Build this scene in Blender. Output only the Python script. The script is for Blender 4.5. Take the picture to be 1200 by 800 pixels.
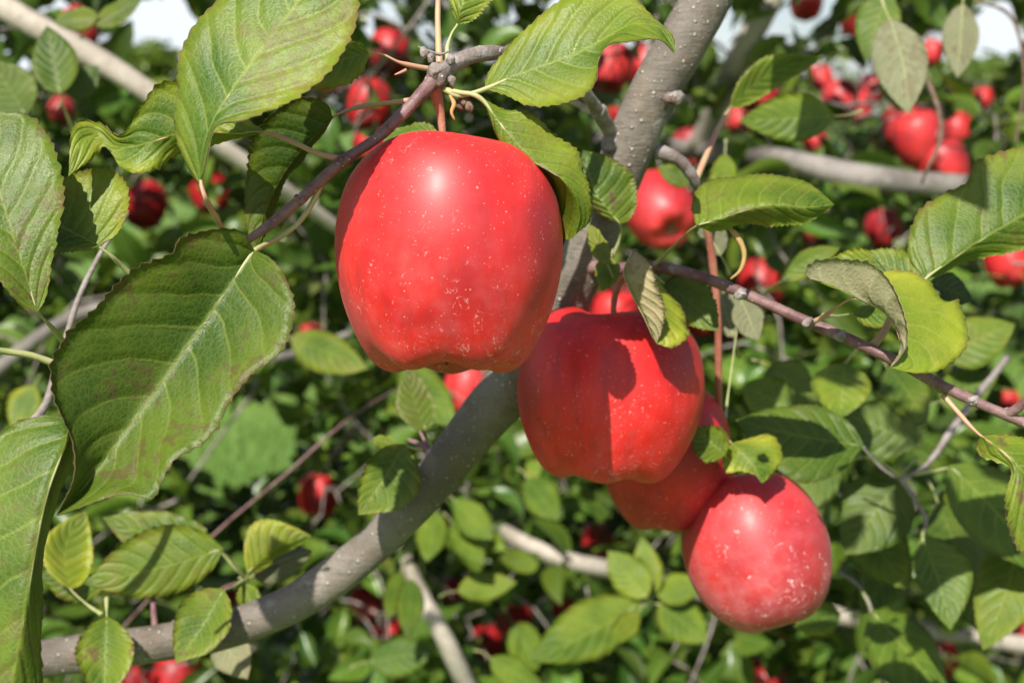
import bpy, math, random
import numpy as np
from mathutils import Matrix, Vector

for o in list(bpy.data.objects): bpy.data.objects.remove(o)
scene = bpy.context.scene
COL = scene.collection
R = math.radians
rng = np.random.default_rng(7)
random.seed(7)

# ---------------------------------------------------------------- camera
PITCH = R(10.0); CAMZ = 1.5; FPX = 1500.0
cam = bpy.data.cameras.new('camera'); camo = bpy.data.objects.new('camera', cam); COL.objects.link(camo)
camo.location = (0, 0, CAMZ); camo.rotation_euler = (math.pi/2 - PITCH, 0, 0)
cam.sensor_width = 36; cam.lens = 36*FPX/1200; cam.clip_start = 0.02; cam.clip_end = 3000
cam.dof.use_dof = True; cam.dof.focus_distance = 0.425; cam.dof.aperture_fstop = 12.5
scene.camera = camo
scene.cycles.max_bounces = 6; scene.cycles.diffuse_bounces = 3; scene.cycles.glossy_bounces = 2; scene.cycles.transmission_bounces = 4
# ---------------------------------------------------------------- sky, sun, exposure
SUN_EL, SUN_AZ = R(48.3), R(199.7)           # azimuth clockwise from +Y: behind the camera, a little to the left
TOSUN = np.array([math.sin(SUN_AZ)*math.cos(SUN_EL), math.cos(SUN_AZ)*math.cos(SUN_EL), math.sin(SUN_EL)])
world = bpy.data.worlds.new('World'); scene.world = world; world.use_nodes = True
wn = world.node_tree; bg = wn.nodes['Background']
sky = wn.nodes.new('ShaderNodeTexSky'); sky.sky_type = 'NISHITA'; sky.sun_disc = False
sky.sun_elevation = SUN_EL; sky.sun_rotation = SUN_AZ; sky.dust_density = 1.5; sky.air_density = 1.0
# broken thin white cloud over the whole sky
wtc = wn.nodes.new('ShaderNodeTexCoord'); wno = wn.nodes.new('ShaderNodeTexNoise'); wno.inputs['Scale'].default_value = 3.2; wno.inputs['Detail'].default_value = 6
wmr = wn.nodes.new('ShaderNodeMapRange'); wmr.inputs[1].default_value = 0.54; wmr.inputs[2].default_value = 0.72
wmx = wn.nodes.new('ShaderNodeMix'); wmx.data_type = 'RGBA'; wmx.inputs[7].default_value = (7.9, 8.5, 9.0, 1)
wn.links.new(wtc.outputs[0], wno.inputs[0]); wsp = wn.nodes.new('ShaderNodeSeparateXYZ'); wab = wn.nodes.new('ShaderNodeMath'); wab.operation = 'ABSOLUTE'; wad = wn.nodes.new('ShaderNodeMath'); wad.operation = 'MULTIPLY_ADD'; wad.inputs[1].default_value = -0.30
wa2 = wn.nodes.new('ShaderNodeMath'); wa2.operation = 'ADD'; wa2.inputs[1].default_value = 0.19          # thicker towards the horizon, all the way round
wn.links.new(wtc.outputs[0], wsp.inputs[0]); wn.links.new(wsp.outputs[2], wab.inputs[0]); wn.links.new(wab.outputs[0], wad.inputs[0]); wn.links.new(wno.outputs[0], wad.inputs[2]); wn.links.new(wad.outputs[0], wa2.inputs[0]); wn.links.new(wa2.outputs[0], wmr.inputs[0]); wn.links.new(wmr.outputs[0], wmx.inputs[0])
wn.links.new(sky.outputs[0], wmx.inputs[6]); wn.links.new(wmx.outputs[2], bg.inputs[0]); bg.inputs[1].default_value = 0.075
sun = bpy.data.lights.new('sun', 'SUN'); sun.energy = 4.9; sun.angle = R(0.5); sun.color = (1.0, 0.95, 0.87)
suno = bpy.data.objects.new('sun', sun); COL.objects.link(suno)
suno.rotation_euler = Vector(TOSUN).to_track_quat('Z', 'Y').to_euler()
vs = scene.view_settings
vs.view_transform = 'Standard'; vs.look = 'None'; vs.exposure = 0.72; vs.gamma = 1.0

# ---------------------------------------------------------------- helpers
CAM = np.array([0, 0, CAMZ])
FW = np.array([0, math.cos(PITCH), -math.sin(PITCH)]); UP = np.array([0, math.sin(PITCH), math.cos(PITCH)]); RT = np.array([1.0, 0, 0])
def P(px, py, d):
    return CAM + FW*d + RT*((px-600)/FPX*d) + UP*((400-py)/FPX*d)
def proj(p):
    q = np.asarray(p) - CAM
    d = q @ FW
    return 600 + FPX*(q @ RT)/d, 400 - FPX*(q @ UP)/d, d

def crom(pts, n, closed=False):
    """Catmull-Rom through pts, n samples, chord-length parameter."""
    pts = np.asarray(pts, float)
    if len(pts) == 2:
        t = np.linspace(0, 1, n)[:, None]; return pts[0]*(1-t) + pts[1]*t
    seg = np.linalg.norm(np.diff(pts, axis=0), axis=1) + 1e-9
    s = np.concatenate([[0], np.cumsum(seg)]); s /= s[-1]
    m = np.zeros_like(pts)
    m[1:-1] = (pts[2:] - pts[:-2])/(s[2:] - s[:-2])[:, None]
    m[0] = (pts[1]-pts[0])/(s[1]-s[0]); m[-1] = (pts[-1]-pts[-2])/(s[-1]-s[-2])
    t = np.linspace(0, 1, n); k = np.clip(np.searchsorted(s, t, side='right')-1, 0, len(pts)-2)
    h = (s[k+1]-s[k]); x = ((t-s[k])/h)[:, None]; h = h[:, None]
    return ((2*x**3-3*x**2+1)*pts[k] + (x**3-2*x**2+x)*h*m[k] + (-2*x**3+3*x**2)*pts[k+1] + (x**3-x**2)*h*m[k+1])

def mesh(name, V, F, mat=None, parent=None, smooth=True, uv=None, mats=None, midx=None):
    me = bpy.data.meshes.new(name)
    me.from_pydata([tuple(v) for v in V], [], F)
    if mats:
        for m in mats: me.materials.append(m)
        if midx is not None: me.polygons.foreach_set('material_index', np.asarray(midx, np.int32))
    elif mat: me.materials.append(mat)
    if smooth: me.polygons.foreach_set('use_smooth', np.ones(len(me.polygons), bool))
    if uv is not None:
        l = me.uv_layers.new(name='UVMap')
        vi = np.empty(len(me.loops), np.int32); me.loops.foreach_get('vertex_index', vi)
        l.data.foreach_set('uv', np.asarray(uv, np.float32)[vi].ravel())
    me.update()
    return link(name, me, parent)
def link(name, me, parent=None):
    o = bpy.data.objects.new(name, me); COL.objects.link(o)
    if parent is not None: attach(o, parent)
    return o
def attach(o, parent):
    o.parent = parent
    o.matrix_parent_inverse = ROOTM[parent.name].inverted()
ROOTM = {}
def tag(o, label=None, cat=None, group=None, kind=None):
    if label: o['label'] = label
    if cat: o['category'] = cat
    if group: o['group'] = group
    if kind: o['kind'] = kind
    return o
def empty(name, loc):
    o = bpy.data.objects.new(name, None); COL.objects.link(o); o.location = loc; o.empty_display_size = 0.1
    ROOTM[o.name] = Matrix.Translation(Vector(loc)); return o
def noroot(o):
    ROOTM[o.name] = o.matrix_basis.copy(); return o

def tube_geo(pts, radii, n=16, sides=10, jit=0.0, seed=0, cap=True):
    """tapered tube along a spline; returns V, F"""
    c = crom(pts, n); rr = np.interp(np.linspace(0, 1, n), np.linspace(0, 1, len(radii)), radii)
    T = np.gradient(c, axis=0); T /= np.linalg.norm(T, axis=1)[:, None] + 1e-12
    a = np.array([0.31, 0.2, 0.93]) if abs(T[0][2]) < 0.9 else np.array([1.0, 0.1, 0])
    V = []; g = np.random.default_rng(seed)
    ph = g.uniform(0, 6.28, 8)
    for i in range(n):
        u = a - T[i]*(a @ T[i]); u /= np.linalg.norm(u); a = u; w = np.cross(T[i], u)
        for k in range(sides):
            th = 2*math.pi*k/sides
            r = rr[i]
            if jit:
                s = i/n*len(pts)*2.2
                r *= 1 + jit*(0.5*math.sin(2*th+ph[0]+s*1.3) + 0.35*math.sin(3*th+ph[1]-s*2.1) + 0.5*math.sin(s*3.7+ph[2]) + 0.3*math.sin(s*9.1+ph[3]+th) + 0.25*g.normal())
            V.append(c[i] + r*(math.cos(th)*u + math.sin(th)*w))
    F = []
    for i in range(n-1):
        for k in range(sides):
            k2 = (k+1) % sides
            F.append((i*sides+k, i*sides+k2, (i+1)*sides+k2, (i+1)*sides+k))
    if cap:
        V.append(c[0]); V.append(c[-1]); b = len(V)-2
        for k in range(sides):
            k2 = (k+1) % sides
            F.append((b, k2, k)); F.append((b+1, (n-1)*sides+k, (n-1)*sides+k2))
    return np.array(V), F
def tube(name, pts, radii, mat, parent=None, n=24, sides=12, jit=0.0, seed=0):
    V, F = tube_geo(pts, radii, n, sides, jit, seed)
    return mesh(name, V, F, mat, parent)

# ---------------------------------------------------------------- materials
class G:
    def __init__(s, name):
        s.m = bpy.data.materials.new(name); s.m.use_nodes = True; s.t = s.m.node_tree
        s.t.nodes.clear(); s.out = s.t.nodes.new('ShaderNodeOutputMaterial')
    def n(s, typ, ins=None, **props):
        nd = s.t.nodes.new('ShaderNode'+typ)
        for k, v in props.items(): setattr(nd, k, v)
        for k, v in (ins or {}).items():
            sk = nd.inputs[k]
            if isinstance(v, bpy.types.NodeSocket): s.t.links.new(v, sk)
            else: sk.default_value = v
        return nd
    def ma(s, op, a, b=0.0, c=0.0, clamp=False):
        return s.n('Math', {0: a, 1: b, 2: c}, operation=op, use_clamp=clamp).outputs[0]
    def mix(s, f, a, b, bt='MIX'):
        a = a if isinstance(a, bpy.types.NodeSocket) else (*a, 1) if len(a) == 3 else a
        b = b if isinstance(b, bpy.types.NodeSocket) else (*b, 1) if len(b) == 3 else b
        return s.n('Mix', {0: f, 6: a, 7: b}, data_type='RGBA', blend_type=bt).outputs[2]
    def ss(s, x, lo, hi):      # smoothstep
        return s.n('MapRange', {0: x, 1: lo, 2: hi, 3: 0.0, 4: 1.0}, interpolation_type='SMOOTHSTEP').outputs[0]
    def noise(s, co, scale, detail=3, rough=0.5, dist=0.0):
        return s.n('TexNoise', {'Vector': co, 'Scale': scale, 'Detail': detail, 'Roughness': rough, 'Distortion': dist}).outputs[0]
    def bump(s, h, strength, dist, normal=None):
        ins = {'Height': h, 'Strength': strength, 'Distance': dist}
        if normal is not None: ins['Normal'] = normal
        return s.n('Bump', ins).outputs[0]
    def done(s, sh):
        s.t.links.new(sh, s.out.inputs[0]); return s.m

def leaf_mat(name, under=False, bulk=False):
    g = G(name)
    uv = g.n('UVMap', uv_map='UVMap').outputs[0]
    sp = g.n('SeparateXYZ', {0: uv}); u, v = sp.outputs[0], sp.outputs[1]
    obj = g.n('TexCoord').outputs[3]
    if bulk: tint = g.n('Attribute', attribute_name='tint').outputs[0]
    else: tint = g.n('ObjectInfo').outputs[1]
    ts = g.n('SeparateColor', {0: tint}); yel, brn, val = ts.outputs[0], ts.outputs[1], ts.outputs[2]
    sgn = g.ma('MULTIPLY_ADD', v, 2.0, -1.0); a = g.ma('ABSOLUTE', sgn)
    wob = g.noise(obj, 45.0, 2)
    side = g.ma('MULTIPLY', g.ma('SIGN', sgn), 0.25)
    # secondary veins leave the midrib and sweep towards the tip
    ph = g.ma('MULTIPLY', g.ma('SUBTRACT', u, g.ma('MULTIPLY', g.ma('POWER', a, 1.15), 0.26)), 8.0)
    ph = g.ma('ADD', g.ma('ADD', ph, side), g.ma('MULTIPLY', wob, 0.7))
    fr = g.ma('ABSOLUTE', g.ma('SUBTRACT', g.ma('FRACT', ph), 0.5))           # 0 on a vein
    fade = g.ma('SUBTRACT', 1.0, g.ma('MULTIPLY', a, 0.5))
    sec = g.ma('MULTIPLY', g.ma('SUBTRACT', 1.0, g.ss(fr, 0.012, 0.06)), fade)
    midw = g.ma('SUBTRACT', 1.0, g.ss(a, 0.012, 0.045))
    vein = g.ma('MAXIMUM', sec, midw)
    quilt = g.ss(fr, 0.0, 0.32)
    vc = g.n('TexVoronoi', {'Vector': obj, 'Scale': 480.0}, feature='DISTANCE_TO_EDGE').outputs[0]
    net = g.ma('SUBTRACT', 1.0, g.ss(vc, 0.0, 0.12))
    vc2 = g.n('TexVoronoi', {'Vector': obj, 'Scale': 900.0}, feature='DISTANCE_TO_EDGE').outputs[0]
    n1 = g.noise(obj, 28.0, 4, 0.55); n2 = g.noise(obj, 75.0, 5, 0.6); n3 = g.noise(obj, 320.0, 3, 0.6)
    if not under:
        col = g.mix(g.ss(n1, 0.35, 0.68), (0.044, 0.105, 0.007), (0.105, 0.180, 0.014))
        ycol = g.mix(g.ss(n2, 0.35, 0.65), (0.26, 0.31, 0.015), (0.40, 0.39, 0.03))
        edge = g.ma('MULTIPLY', g.ss(a, 0.35, 1.05), 0.65)
        yf = g.ma('MULTIPLY', yel, g.ma('ADD', g.ma('ADD', edge, 0.35), g.ma('MULTIPLY', g.ma('SUBTRACT', n1, 0.5), 2.2)), clamp=True)
        col = g.mix(yf, col, ycol)
        col = g.mix(g.ma('MULTIPLY', vein, 0.58), col, (0.26, 0.31, 0.05))
        col = g.mix(g.ma('MULTIPLY', net, 0.26), col, (0.22, 0.28, 0.05))
    else:
        col = g.mix(g.ss(n1, 0.3, 0.7), (0.19, 0.205, 0.115), (0.25, 0.26, 0.155))
        yf = g.ma('MULTIPLY', yel, g.ma('ADD', 0.75, g.ma('SUBTRACT', n2, 0.5)), clamp=True)
        col = g.mix(g.ma('POWER', yf, 1.6), col, (0.52, 0.40, 0.22))
        col = g.mix(g.ma('MULTIPLY', vein, 0.6), col, (0.42, 0.42, 0.22))
        col = g.mix(g.ma('MULTIPLY', net, 0.22), col, (0.36, 0.37, 0.2))
    # brown blotches, dry rim, small spots
    bl = g.ma('MULTIPLY', g.ss(g.ma('ADD', g.ma('ADD', n2, g.ma('MULTIPLY', g.ma('SUBTRACT', n1, 0.5), 0.9)), g.ma('MULTIPLY', g.ma('SUBTRACT', n3, 0.5), 0.9)), 0.57, 0.72), brn)
    col = g.mix(g.ma('MULTIPLY', bl, 0.85), col, g.mix(n3, (0.085, 0.04, 0.022), (0.17, 0.085, 0.05)))
    rim = g.ma('MULTIPLY', g.ss(g.ma('ADD', a, g.ma('MULTIPLY', g.ma('SUBTRACT', n2, 0.5), 0.14)), 0.955, 1.01), g.ma('MULTIPLY_ADD', brn, 0.6, 0.3))
    col = g.mix(rim, col, (0.20, 0.11, 0.05))
    sv = g.n('TexVoronoi', {'Vector': obj, 'Scale': 85.0})
    dots = g.ma('MULTIPLY', g.ma('SUBTRACT', 1.0, g.ss(sv.outputs[0], 0.05, 0.12)), g.ma('GREATER_THAN', g.n('SeparateColor', {0: sv.outputs[1]}).outputs[0], 0.72))
    col = g.mix(g.ma('MULTIPLY', dots, g.ma('MULTIPLY_ADD', brn, 0.7, 0.15)), col, (0.09, 0.05, 0.035))
    col = g.mix(1.0, col, g.n('CombineColor', {0: val, 1: val, 2: val}).outputs[0], 'MULTIPLY')
    hgt = g.ma('ADD', g.ma('MULTIPLY', quilt, 0.8 if not under else -0.8), g.ma('MULTIPLY', g.ss(vc, 0.0, 0.3), 0.13 if not under else -0.2))
    hgt = g.ma('ADD', hgt, g.ma('MULTIPLY', vc2, 0.25))
    hgt = g.ma('ADD', hgt, g.ma('MULTIPLY', n2, 0.6))
    nrm = g.bump(hgt, 0.45, 0.0010)
    rough = g.ma('ADD', 0.34 if not under else 0.62, g.ma('MULTIPLY', n2, 0.28))
    pb = g.n('BsdfPrincipled', {'Base Color': col, 'Roughness': rough, 'Normal': nrm, 'Specular IOR Level': 0.40 if not under else 0.12})
    tl = g.n('BsdfTranslucent', {'Color': g.mix(0.5 if not under else 0.1, col, (0.22, 0.30, 0.03))})
    sh = g.n('MixShader', {0: 0.30 if bulk else 0.38, 1: pb.outputs[0], 2: tl.outputs[0]}).outputs[0]
    return g.done(sh)

def bulk_leaf_mat(name, byobj=False):
    g = G(name)
    sp = g.n('SeparateXYZ', {0: g.n('UVMap', uv_map='UVMap').outputs[0]}); u, v = sp.outputs[0], sp.outputs[1]
    ts = g.n('SeparateColor', {0: g.n('ObjectInfo').outputs[1] if byobj else g.n('Attribute', attribute_name='tint').outputs[0]}); yel, brn, val = ts.outputs[0], ts.outputs[1], ts.outputs[2]
    a = g.ma('ABSOLUTE', g.ma('MULTIPLY_ADD', v, 2.0, -1.0))
    n1 = g.noise(g.n('TexCoord').outputs[3], 30.0, 2)
    col = g.mix(g.ss(n1, 0.35, 0.68), (0.026, 0.085, 0.010), (0.075, 0.155, 0.018))
    col = g.mix(g.ma('MULTIPLY', yel, g.ma('MULTIPLY_ADD', a, 0.5, 0.4)), col, (0.32, 0.33, 0.025))
    fr = g.ma('ABSOLUTE', g.ma('SUBTRACT', g.ma('FRACT', g.ma('MULTIPLY', g.ma('SUBTRACT', u, g.ma('MULTIPLY', a, 0.26)), 8.0)), 0.5))
    vein = g.ma('MAXIMUM', g.ma('SUBTRACT', 1.0, g.ss(a, 0.02, 0.07)), g.ma('MULTIPLY', g.ma('SUBTRACT', 1.0, g.ss(fr, 0.02, 0.1)), 0.4))
    col = g.mix(g.ma('MULTIPLY', vein, 0.6), col, (0.25, 0.29, 0.09))
    col = g.mix(g.ma('MULTIPLY', g.ma('MULTIPLY', brn, g.ss(n1, 0.5, 0.62)), 0.7), col, (0.17, 0.09, 0.05))
    col = g.mix(1.0, col, g.n('CombineColor', {0: val, 1: val, 2: val}).outputs[0], 'MULTIPLY')
    pb = g.n('BsdfPrincipled', {'Base Color': col, 'Roughness': 0.33, 'Specular IOR Level': 0.36})
    tl = g.n('BsdfTranslucent', {'Color': g.mix(0.5, col, (0.20, 0.30, 0.02))})
    return g.done(g.n('MixShader', {0: 0.20, 1: pb.outputs[0], 2: tl.outputs[0]}).outputs[0])

def plain(name, c1, c2, scale=60, rough=0.6, bump=0.3, bd=0.0006, spots=None, spec=0.4, stretch=None):
    g = G(name); obj = g.n('TexCoord').outputs[3]
    co = obj
    n = g.noise(co, scale, 5, 0.6); nb = g.noise(co, scale*6, 3, 0.6)
    col = g.mix(g.ss(n, 0.32, 0.68), c1, c2)
    h = nb
    if spots:
        sc, rad, keep, sc_col = spots
        sv = g.n('TexVoronoi', {'Vector': co, 'Scale': sc})
        dm = g.ma('MULTIPLY', g.ma('SUBTRACT', 1.0, g.ss(sv.outputs[0], rad*0.5, rad)), g.ma('GREATER_THAN', g.n('SeparateColor', {0: sv.outputs[1]}).outputs[0], 1-keep))
        col = g.mix(dm, col, sc_col); h = g.ma('ADD', h, g.ma('MULTIPLY', dm, 1.2))
    pb = g.n('BsdfPrincipled', {'Base Color': col, 'Roughness': rough, 'Normal': g.bump(h, bump, bd), 'Specular IOR Level': spec})
    return g.done(pb.outputs[0])

def bark_mat(name, greys, lent=True, scale=1.0):
    g = G(name); obj = g.n('TexCoord').outputs[3]
    big = g.noise(obj, 22*scale, 5, 0.6); fine = g.noise(obj, 260*scale, 5, 0.65); mid = g.noise(obj, 75*scale, 4, 0.6, 0.6)
    col = g.mix(g.ss(big, 0.36, 0.64), greys[0], greys[1])
    col = g.mix(g.ma('MULTIPLY', g.ss(mid, 0.5, 0.75), 0.6), col, greys[2])
    col = g.mix(g.ma('MULTIPLY', g.ss(fine, 0.52, 0.75), 0.45), col, (0.06, 0.05, 0.04))
    st = g.n('VectorMath', {0: obj, 1: (0.5, 0.5, 3.0)}, operation='MULTIPLY').outputs[0]
    ring = g.noise(st, 210*scale, 4, 0.65, 0.8)
    col = g.mix(g.ma('MULTIPLY', g.ss(ring, 0.56, 0.68), 0.5), col, (0.055, 0.045, 0.036))
    gl = g.noise(obj, 48*scale, 5, 0.7)
    col = g.mix(g.ma('MULTIPLY', g.ss(gl, 0.58, 0.68), 0.55), col, (0.30, 0.29, 0.25))
    h = g.ma('ADD', g.ma('ADD', g.ma('MULTIPLY', fine, 0.7), mid), g.ma('MULTIPLY', ring, -0.8))
    if lent:
        wv = g.n('VectorMath', {0: obj, 1: (1.0, 1.0, 1.0)}, operation='MULTIPLY').outputs[0]
        for sc, rad, keep in ((190*scale, 0.20, 0.8), (380*scale, 0.22, 0.5)):
            sv = g.n('TexVoronoi', {'Vector': wv, 'Scale': sc})
            dm = g.ma('MULTIPLY', g.ma('SUBTRACT', 1.0, g.ss(sv.outputs[0], rad*0.45, rad)), g.ma('GREATER_THAN', g.n('SeparateColor', {0: sv.outputs[1]}).outputs[0], 1-keep))
            col = g.mix(g.ma('MULTIPLY', dm, 0.65), col, (0.50, 0.45, 0.37)); h = g.ma('ADD', h, g.ma('MULTIPLY', dm, 1.3))
    pb = g.n('BsdfPrincipled', {'Base Color': col, 'Roughness': 0.62, 'Normal': g.bump(h, 0.7, 0.0014), 'Specular IOR Level': 0.3})
    return g.done(pb.outputs[0])

def apple_mat(name, near=True):
    g = G(name); obj = g.n('TexCoord').outputs[3]
    oi = g.n('ObjectInfo'); rnd = oi.outputs[5]; tc = g.n('SeparateColor', {0: oi.outputs[1]})
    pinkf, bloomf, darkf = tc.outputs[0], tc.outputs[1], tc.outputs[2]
    off = g.n('CombineXYZ', {0: g.ma('MULTIPLY', rnd, 7.0), 1: rnd, 2: g.ma('MULTIPLY', rnd, 3.0)}).outputs[0]
    co = g.n('VectorMath', {0: obj, 1: off}, operation='ADD').outputs[0]
    st = g.n('VectorMath', {0: co, 1: (1.0, 1.0, 0.16)}, operation='MULTIPLY').outputs[0]
    streak = g.noise(st, 170, 4, 0.6); n1 = g.noise(co, 26, 3, 0.5); n2 = g.noise(co, 120, 5, 0.65)
    z = g.n('SeparateXYZ', {0: obj}).outputs[2]
    col = g.mix(g.ss(g.ma('ADD', g.ma('MULTIPLY', n1, 0.5), g.ma('MULTIPLY', g.noise(co, 13, 2, 0.5), 0.5)), 0.38, 0.62), (0.30, 0.001, 0.006), (0.68, 0.009, 0.006))
    col = g.mix(g.ma('MULTIPLY', g.ss(streak, 0.40, 0.7), 0.5), col, (0.30, 0.002, 0.006))
    col = g.mix(g.ma('MULTIPLY', pinkf, 0.55), col, (0.56, 0.10, 0.11))
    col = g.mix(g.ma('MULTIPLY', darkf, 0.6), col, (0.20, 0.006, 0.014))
    # powdery bloom, thicker low down
    low = g.n('MapRange', {0: z, 1: 0.012, 2: -0.038, 3: 0.0, 4: 1.0}).outputs[0]
    bl = g.ma('MULTIPLY', g.ma('MULTIPLY', g.ma('MULTIPLY_ADD', low, 0.8, 0.25), g.ss(g.ma('ADD', g.ma('MULTIPLY', n2, 0.6), g.ma('MULTIPLY', n1, 0.5)), 0.42, 0.85)), bloomf)
    col = g.mix(g.ma('MULTIPLY', bl, 0.42), col, (0.55, 0.22, 0.24))
    # pale lenticels of two sizes
    h = g.ma('MULTIPLY', n2, 0.12)
    for sc, rad, keep, st_ in ((210, 0.13, 0.6, 0.5), (340, 0.16, 0.65, 0.5), (700, 0.22, 0.55, 0.42)):
        sv = g.n('TexVoronoi', {'Vector': co, 'Scale': sc})
        cs = g.n('SeparateColor', {0: sv.outputs[1]})
        rr = g.ma('MULTIPLY', g.ma('MULTIPLY_ADD', cs.outputs[1], 0.8, 0.35), rad)
        dm = g.ma('MULTIPLY', g.ma('SUBTRACT', 1.0, g.ss(g.ma('DIVIDE', sv.outputs[0], rr), 0.35, 1.0)), g.ma('GREATER_THAN', cs.outputs[0], 1-keep))
        col = g.mix(g.ma('MULTIPLY', dm, st_), col, (0.72, 0.36, 0.27))
    # dried spray residue: broken curls, mostly on the lower half
    w = g.noise(co, 95, 3, 0.6, 1.2)
    crl = g.ma('SUBTRACT', 1.0, g.ss(g.ma('ABSOLUTE', g.ma('SUBTRACT', w, 0.5)), 0.004, 0.018))
    msk = g.ss(g.ma('ADD', g.noise(co, 48, 3, 0.6), g.ma('MULTIPLY', low, 0.10)), 0.56, 0.68)
    crl = g.ma('MULTIPLY', g.ma('MULTIPLY', g.ma('MULTIPLY', crl, msk), g.ss(g.noise(co, 420, 2, 0.6), 0.42, 0.6)), bloomf)
    patch = g.ma('MULTIPLY', g.ss(g.ma('ADD', g.noise(co, 150, 4, 0.7), g.ma('MULTIPLY', low, 0.05)), 0.665, 0.74), bloomf)
    col = g.mix(g.ma('MULTIPLY', g.ma('MAXIMUM', crl, patch), 0.42), col, (0.74, 0.56, 0.54))
    # yellowish russet near the stem and the blossom end
    rough = g.ma('ADD', 0.50, g.ma('ADD', g.ma('MULTIPLY', bl, 0.35), g.ma('MULTIPLY', n2, 0.08)))
    h = g.ma('ADD', h, g.ma('MULTIPLY', g.noise(co, 900, 2, 0.5), 0.10))
    h = g.ma('ADD', h, g.ma('MULTIPLY', crl, 0.1))
    pb = g.n('BsdfPrincipled', {'Base Color': col, 'Roughness': rough, 'Specular IOR Level': 0.42,
                                'Normal': g.bump(h, 0.35, 0.0008), 'Sheen Weight': g.ma('MULTIPLY', bloomf, 0.03), 'Sheen Roughness': 0.4,
                                'Coat Weight': 0.22, 'Coat Roughness': 0.33, 'Coat IOR': 1.45})
    return g.done(pb.outputs[0])

M_LEAF = leaf_mat('leaf upper side'); M_UNDER = leaf_mat('leaf underside', True); M_BULK = bulk_leaf_mat('far leaf'); M_MID = bulk_leaf_mat('leaf of the trees behind', True)
M_BARK = bark_mat('limb bark', ((0.100, 0.083, 0.066), (0.185, 0.16, 0.13), (0.15, 0.10, 0.058)))
M_BARK2 = bark_mat('pale limb bark', ((0.30, 0.26, 0.21), (0.42, 0.37, 0.31), (0.24, 0.20, 0.16)), lent=False, scale=0.7)
M_BARK3 = bark_mat('grey limb bark', ((0.12, 0.105, 0.095), (0.25, 0.225, 0.205), (0.15, 0.12, 0.10)), lent=False, scale=0.7)
M_TWIG = plain('twig bark', (0.12, 0.055, 0.058), (0.22, 0.135, 0.125), 110, 0.5, 0.5, 0.0007, (420, 0.2, 0.4, (0.45, 0.36, 0.32)))
M_TWIGG = plain('grey twig bark', (0.15, 0.115, 0.10), (0.27, 0.235, 0.22), 120, 0.65, 0.6, 0.001, (300, 0.2, 0.35, (0.42, 0.38, 0.34)))
M_SHOOT = plain('red shoot bark', (0.30, 0.085, 0.06), (0.33, 0.15, 0.09), 70, 0.5, 0.4, 0.0006, (380, 0.2, 0.4, (0.55, 0.42, 0.34)))
M_STEM = plain('apple stem skin', (0.40, 0.14, 0.09), (0.46, 0.23, 0.14), 130, 0.55, 0.4, 0.0005)
M_PET = plain('petiole skin', (0.27, 0.30, 0.11), (0.38, 0.36, 0.18), 90, 0.5, 0.3, 0.0004)
M_PETR = plain('reddish petiole skin', (0.40, 0.30, 0.15), (0.46, 0.20, 0.16), 60, 0.5, 0.3, 0.0004)
M_DRY = plain('dry scale', (0.09, 0.055, 0.04), (0.20, 0.13, 0.09), 260, 0.8, 0.6, 0.0008)
M_STIP = plain('withered stipule', (0.36, 0.25, 0.09), (0.40, 0.19, 0.07), 120, 0.6, 0.3, 0.0005)
M_APPLE = apple_mat('apple skin'); M_APPLEF = apple_mat('far apple skin', False)
M_CALYX = plain('calyx', (0.10, 0.07, 0.035), (0.20, 0.17, 0.08), 300, 0.8, 0.5, 0.0008)
def ground_mat():
    g = G('grass ground'); obj = g.n('TexCoord').outputs[3]
    a = g.noise(obj, 0.6, 5, 0.6); b = g.noise(obj, 14, 5, 0.65)
    col = g.mix(g.ss(a, 0.35, 0.65), (0.07, 0.15, 0.02), (0.12, 0.20, 0.035))
    col = g.mix(g.ma('MULTIPLY', g.ss(b, 0.45, 0.7), 0.6), col, (0.17, 0.20, 0.07))
    pb = g.n('BsdfPrincipled', {'Base Color': col, 'Roughness': 0.85, 'Specular IOR Level': 0.2, 'Normal': g.bump(b, 0.6, 0.03)})
    return g.done(pb.outputs[0])
M_GROUND = ground_mat()
M_GRASS = plain('grass blade', (0.07, 0.16, 0.018), (0.17, 0.26, 0.05), 5, 0.6, 0.0)

# ---------------------------------------------------------------- ground
tag(mesh('ground', [(-900, -900, 0), (900, -900, 0), (900, 900, 0), (-900, 900, 0)], [(0, 1, 2, 3)], M_GROUND), kind='structure')
def grass():
    n = 60000
    x = rng.uniform(-5, 4, n); y = 2.6 + 8.5*rng.random(n)**1.3
    h = rng.uniform(.04, .12, n); th = rng.uniform(0, 6.28, n); lx = rng.normal(0, .04, n); ly = rng.normal(0, .04, n)
    w = .004
    V = np.zeros((n, 3, 3))
    V[:, 0] = np.stack([x-w*np.cos(th), y-w*np.sin(th), np.zeros(n)], 1)
    V[:, 1] = np.stack([x+w*np.cos(th), y+w*np.sin(th), np.zeros(n)], 1)
    V[:, 2] = np.stack([x+lx, y+ly, h], 1)
    me = bpy.data.meshes.new('grass'); me.vertices.add(3*n); me.vertices.foreach_set('co', V.ravel())
    me.loops.add(3*n); me.loops.foreach_set('vertex_index', np.arange(3*n, dtype=np.int32))
    me.polygons.add(n); me.polygons.foreach_set('loop_start', np.arange(0, 3*n, 3, dtype=np.int32)); me.polygons.foreach_set('loop_total', np.full(n, 3, np.int32))
    me.materials.append(M_GRASS); me.update(calc_edges=True); me.validate()
    tag(link('grass', me), 'mown green grass of the orchard aisle', 'grass', kind='stuff')
grass()

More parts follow.
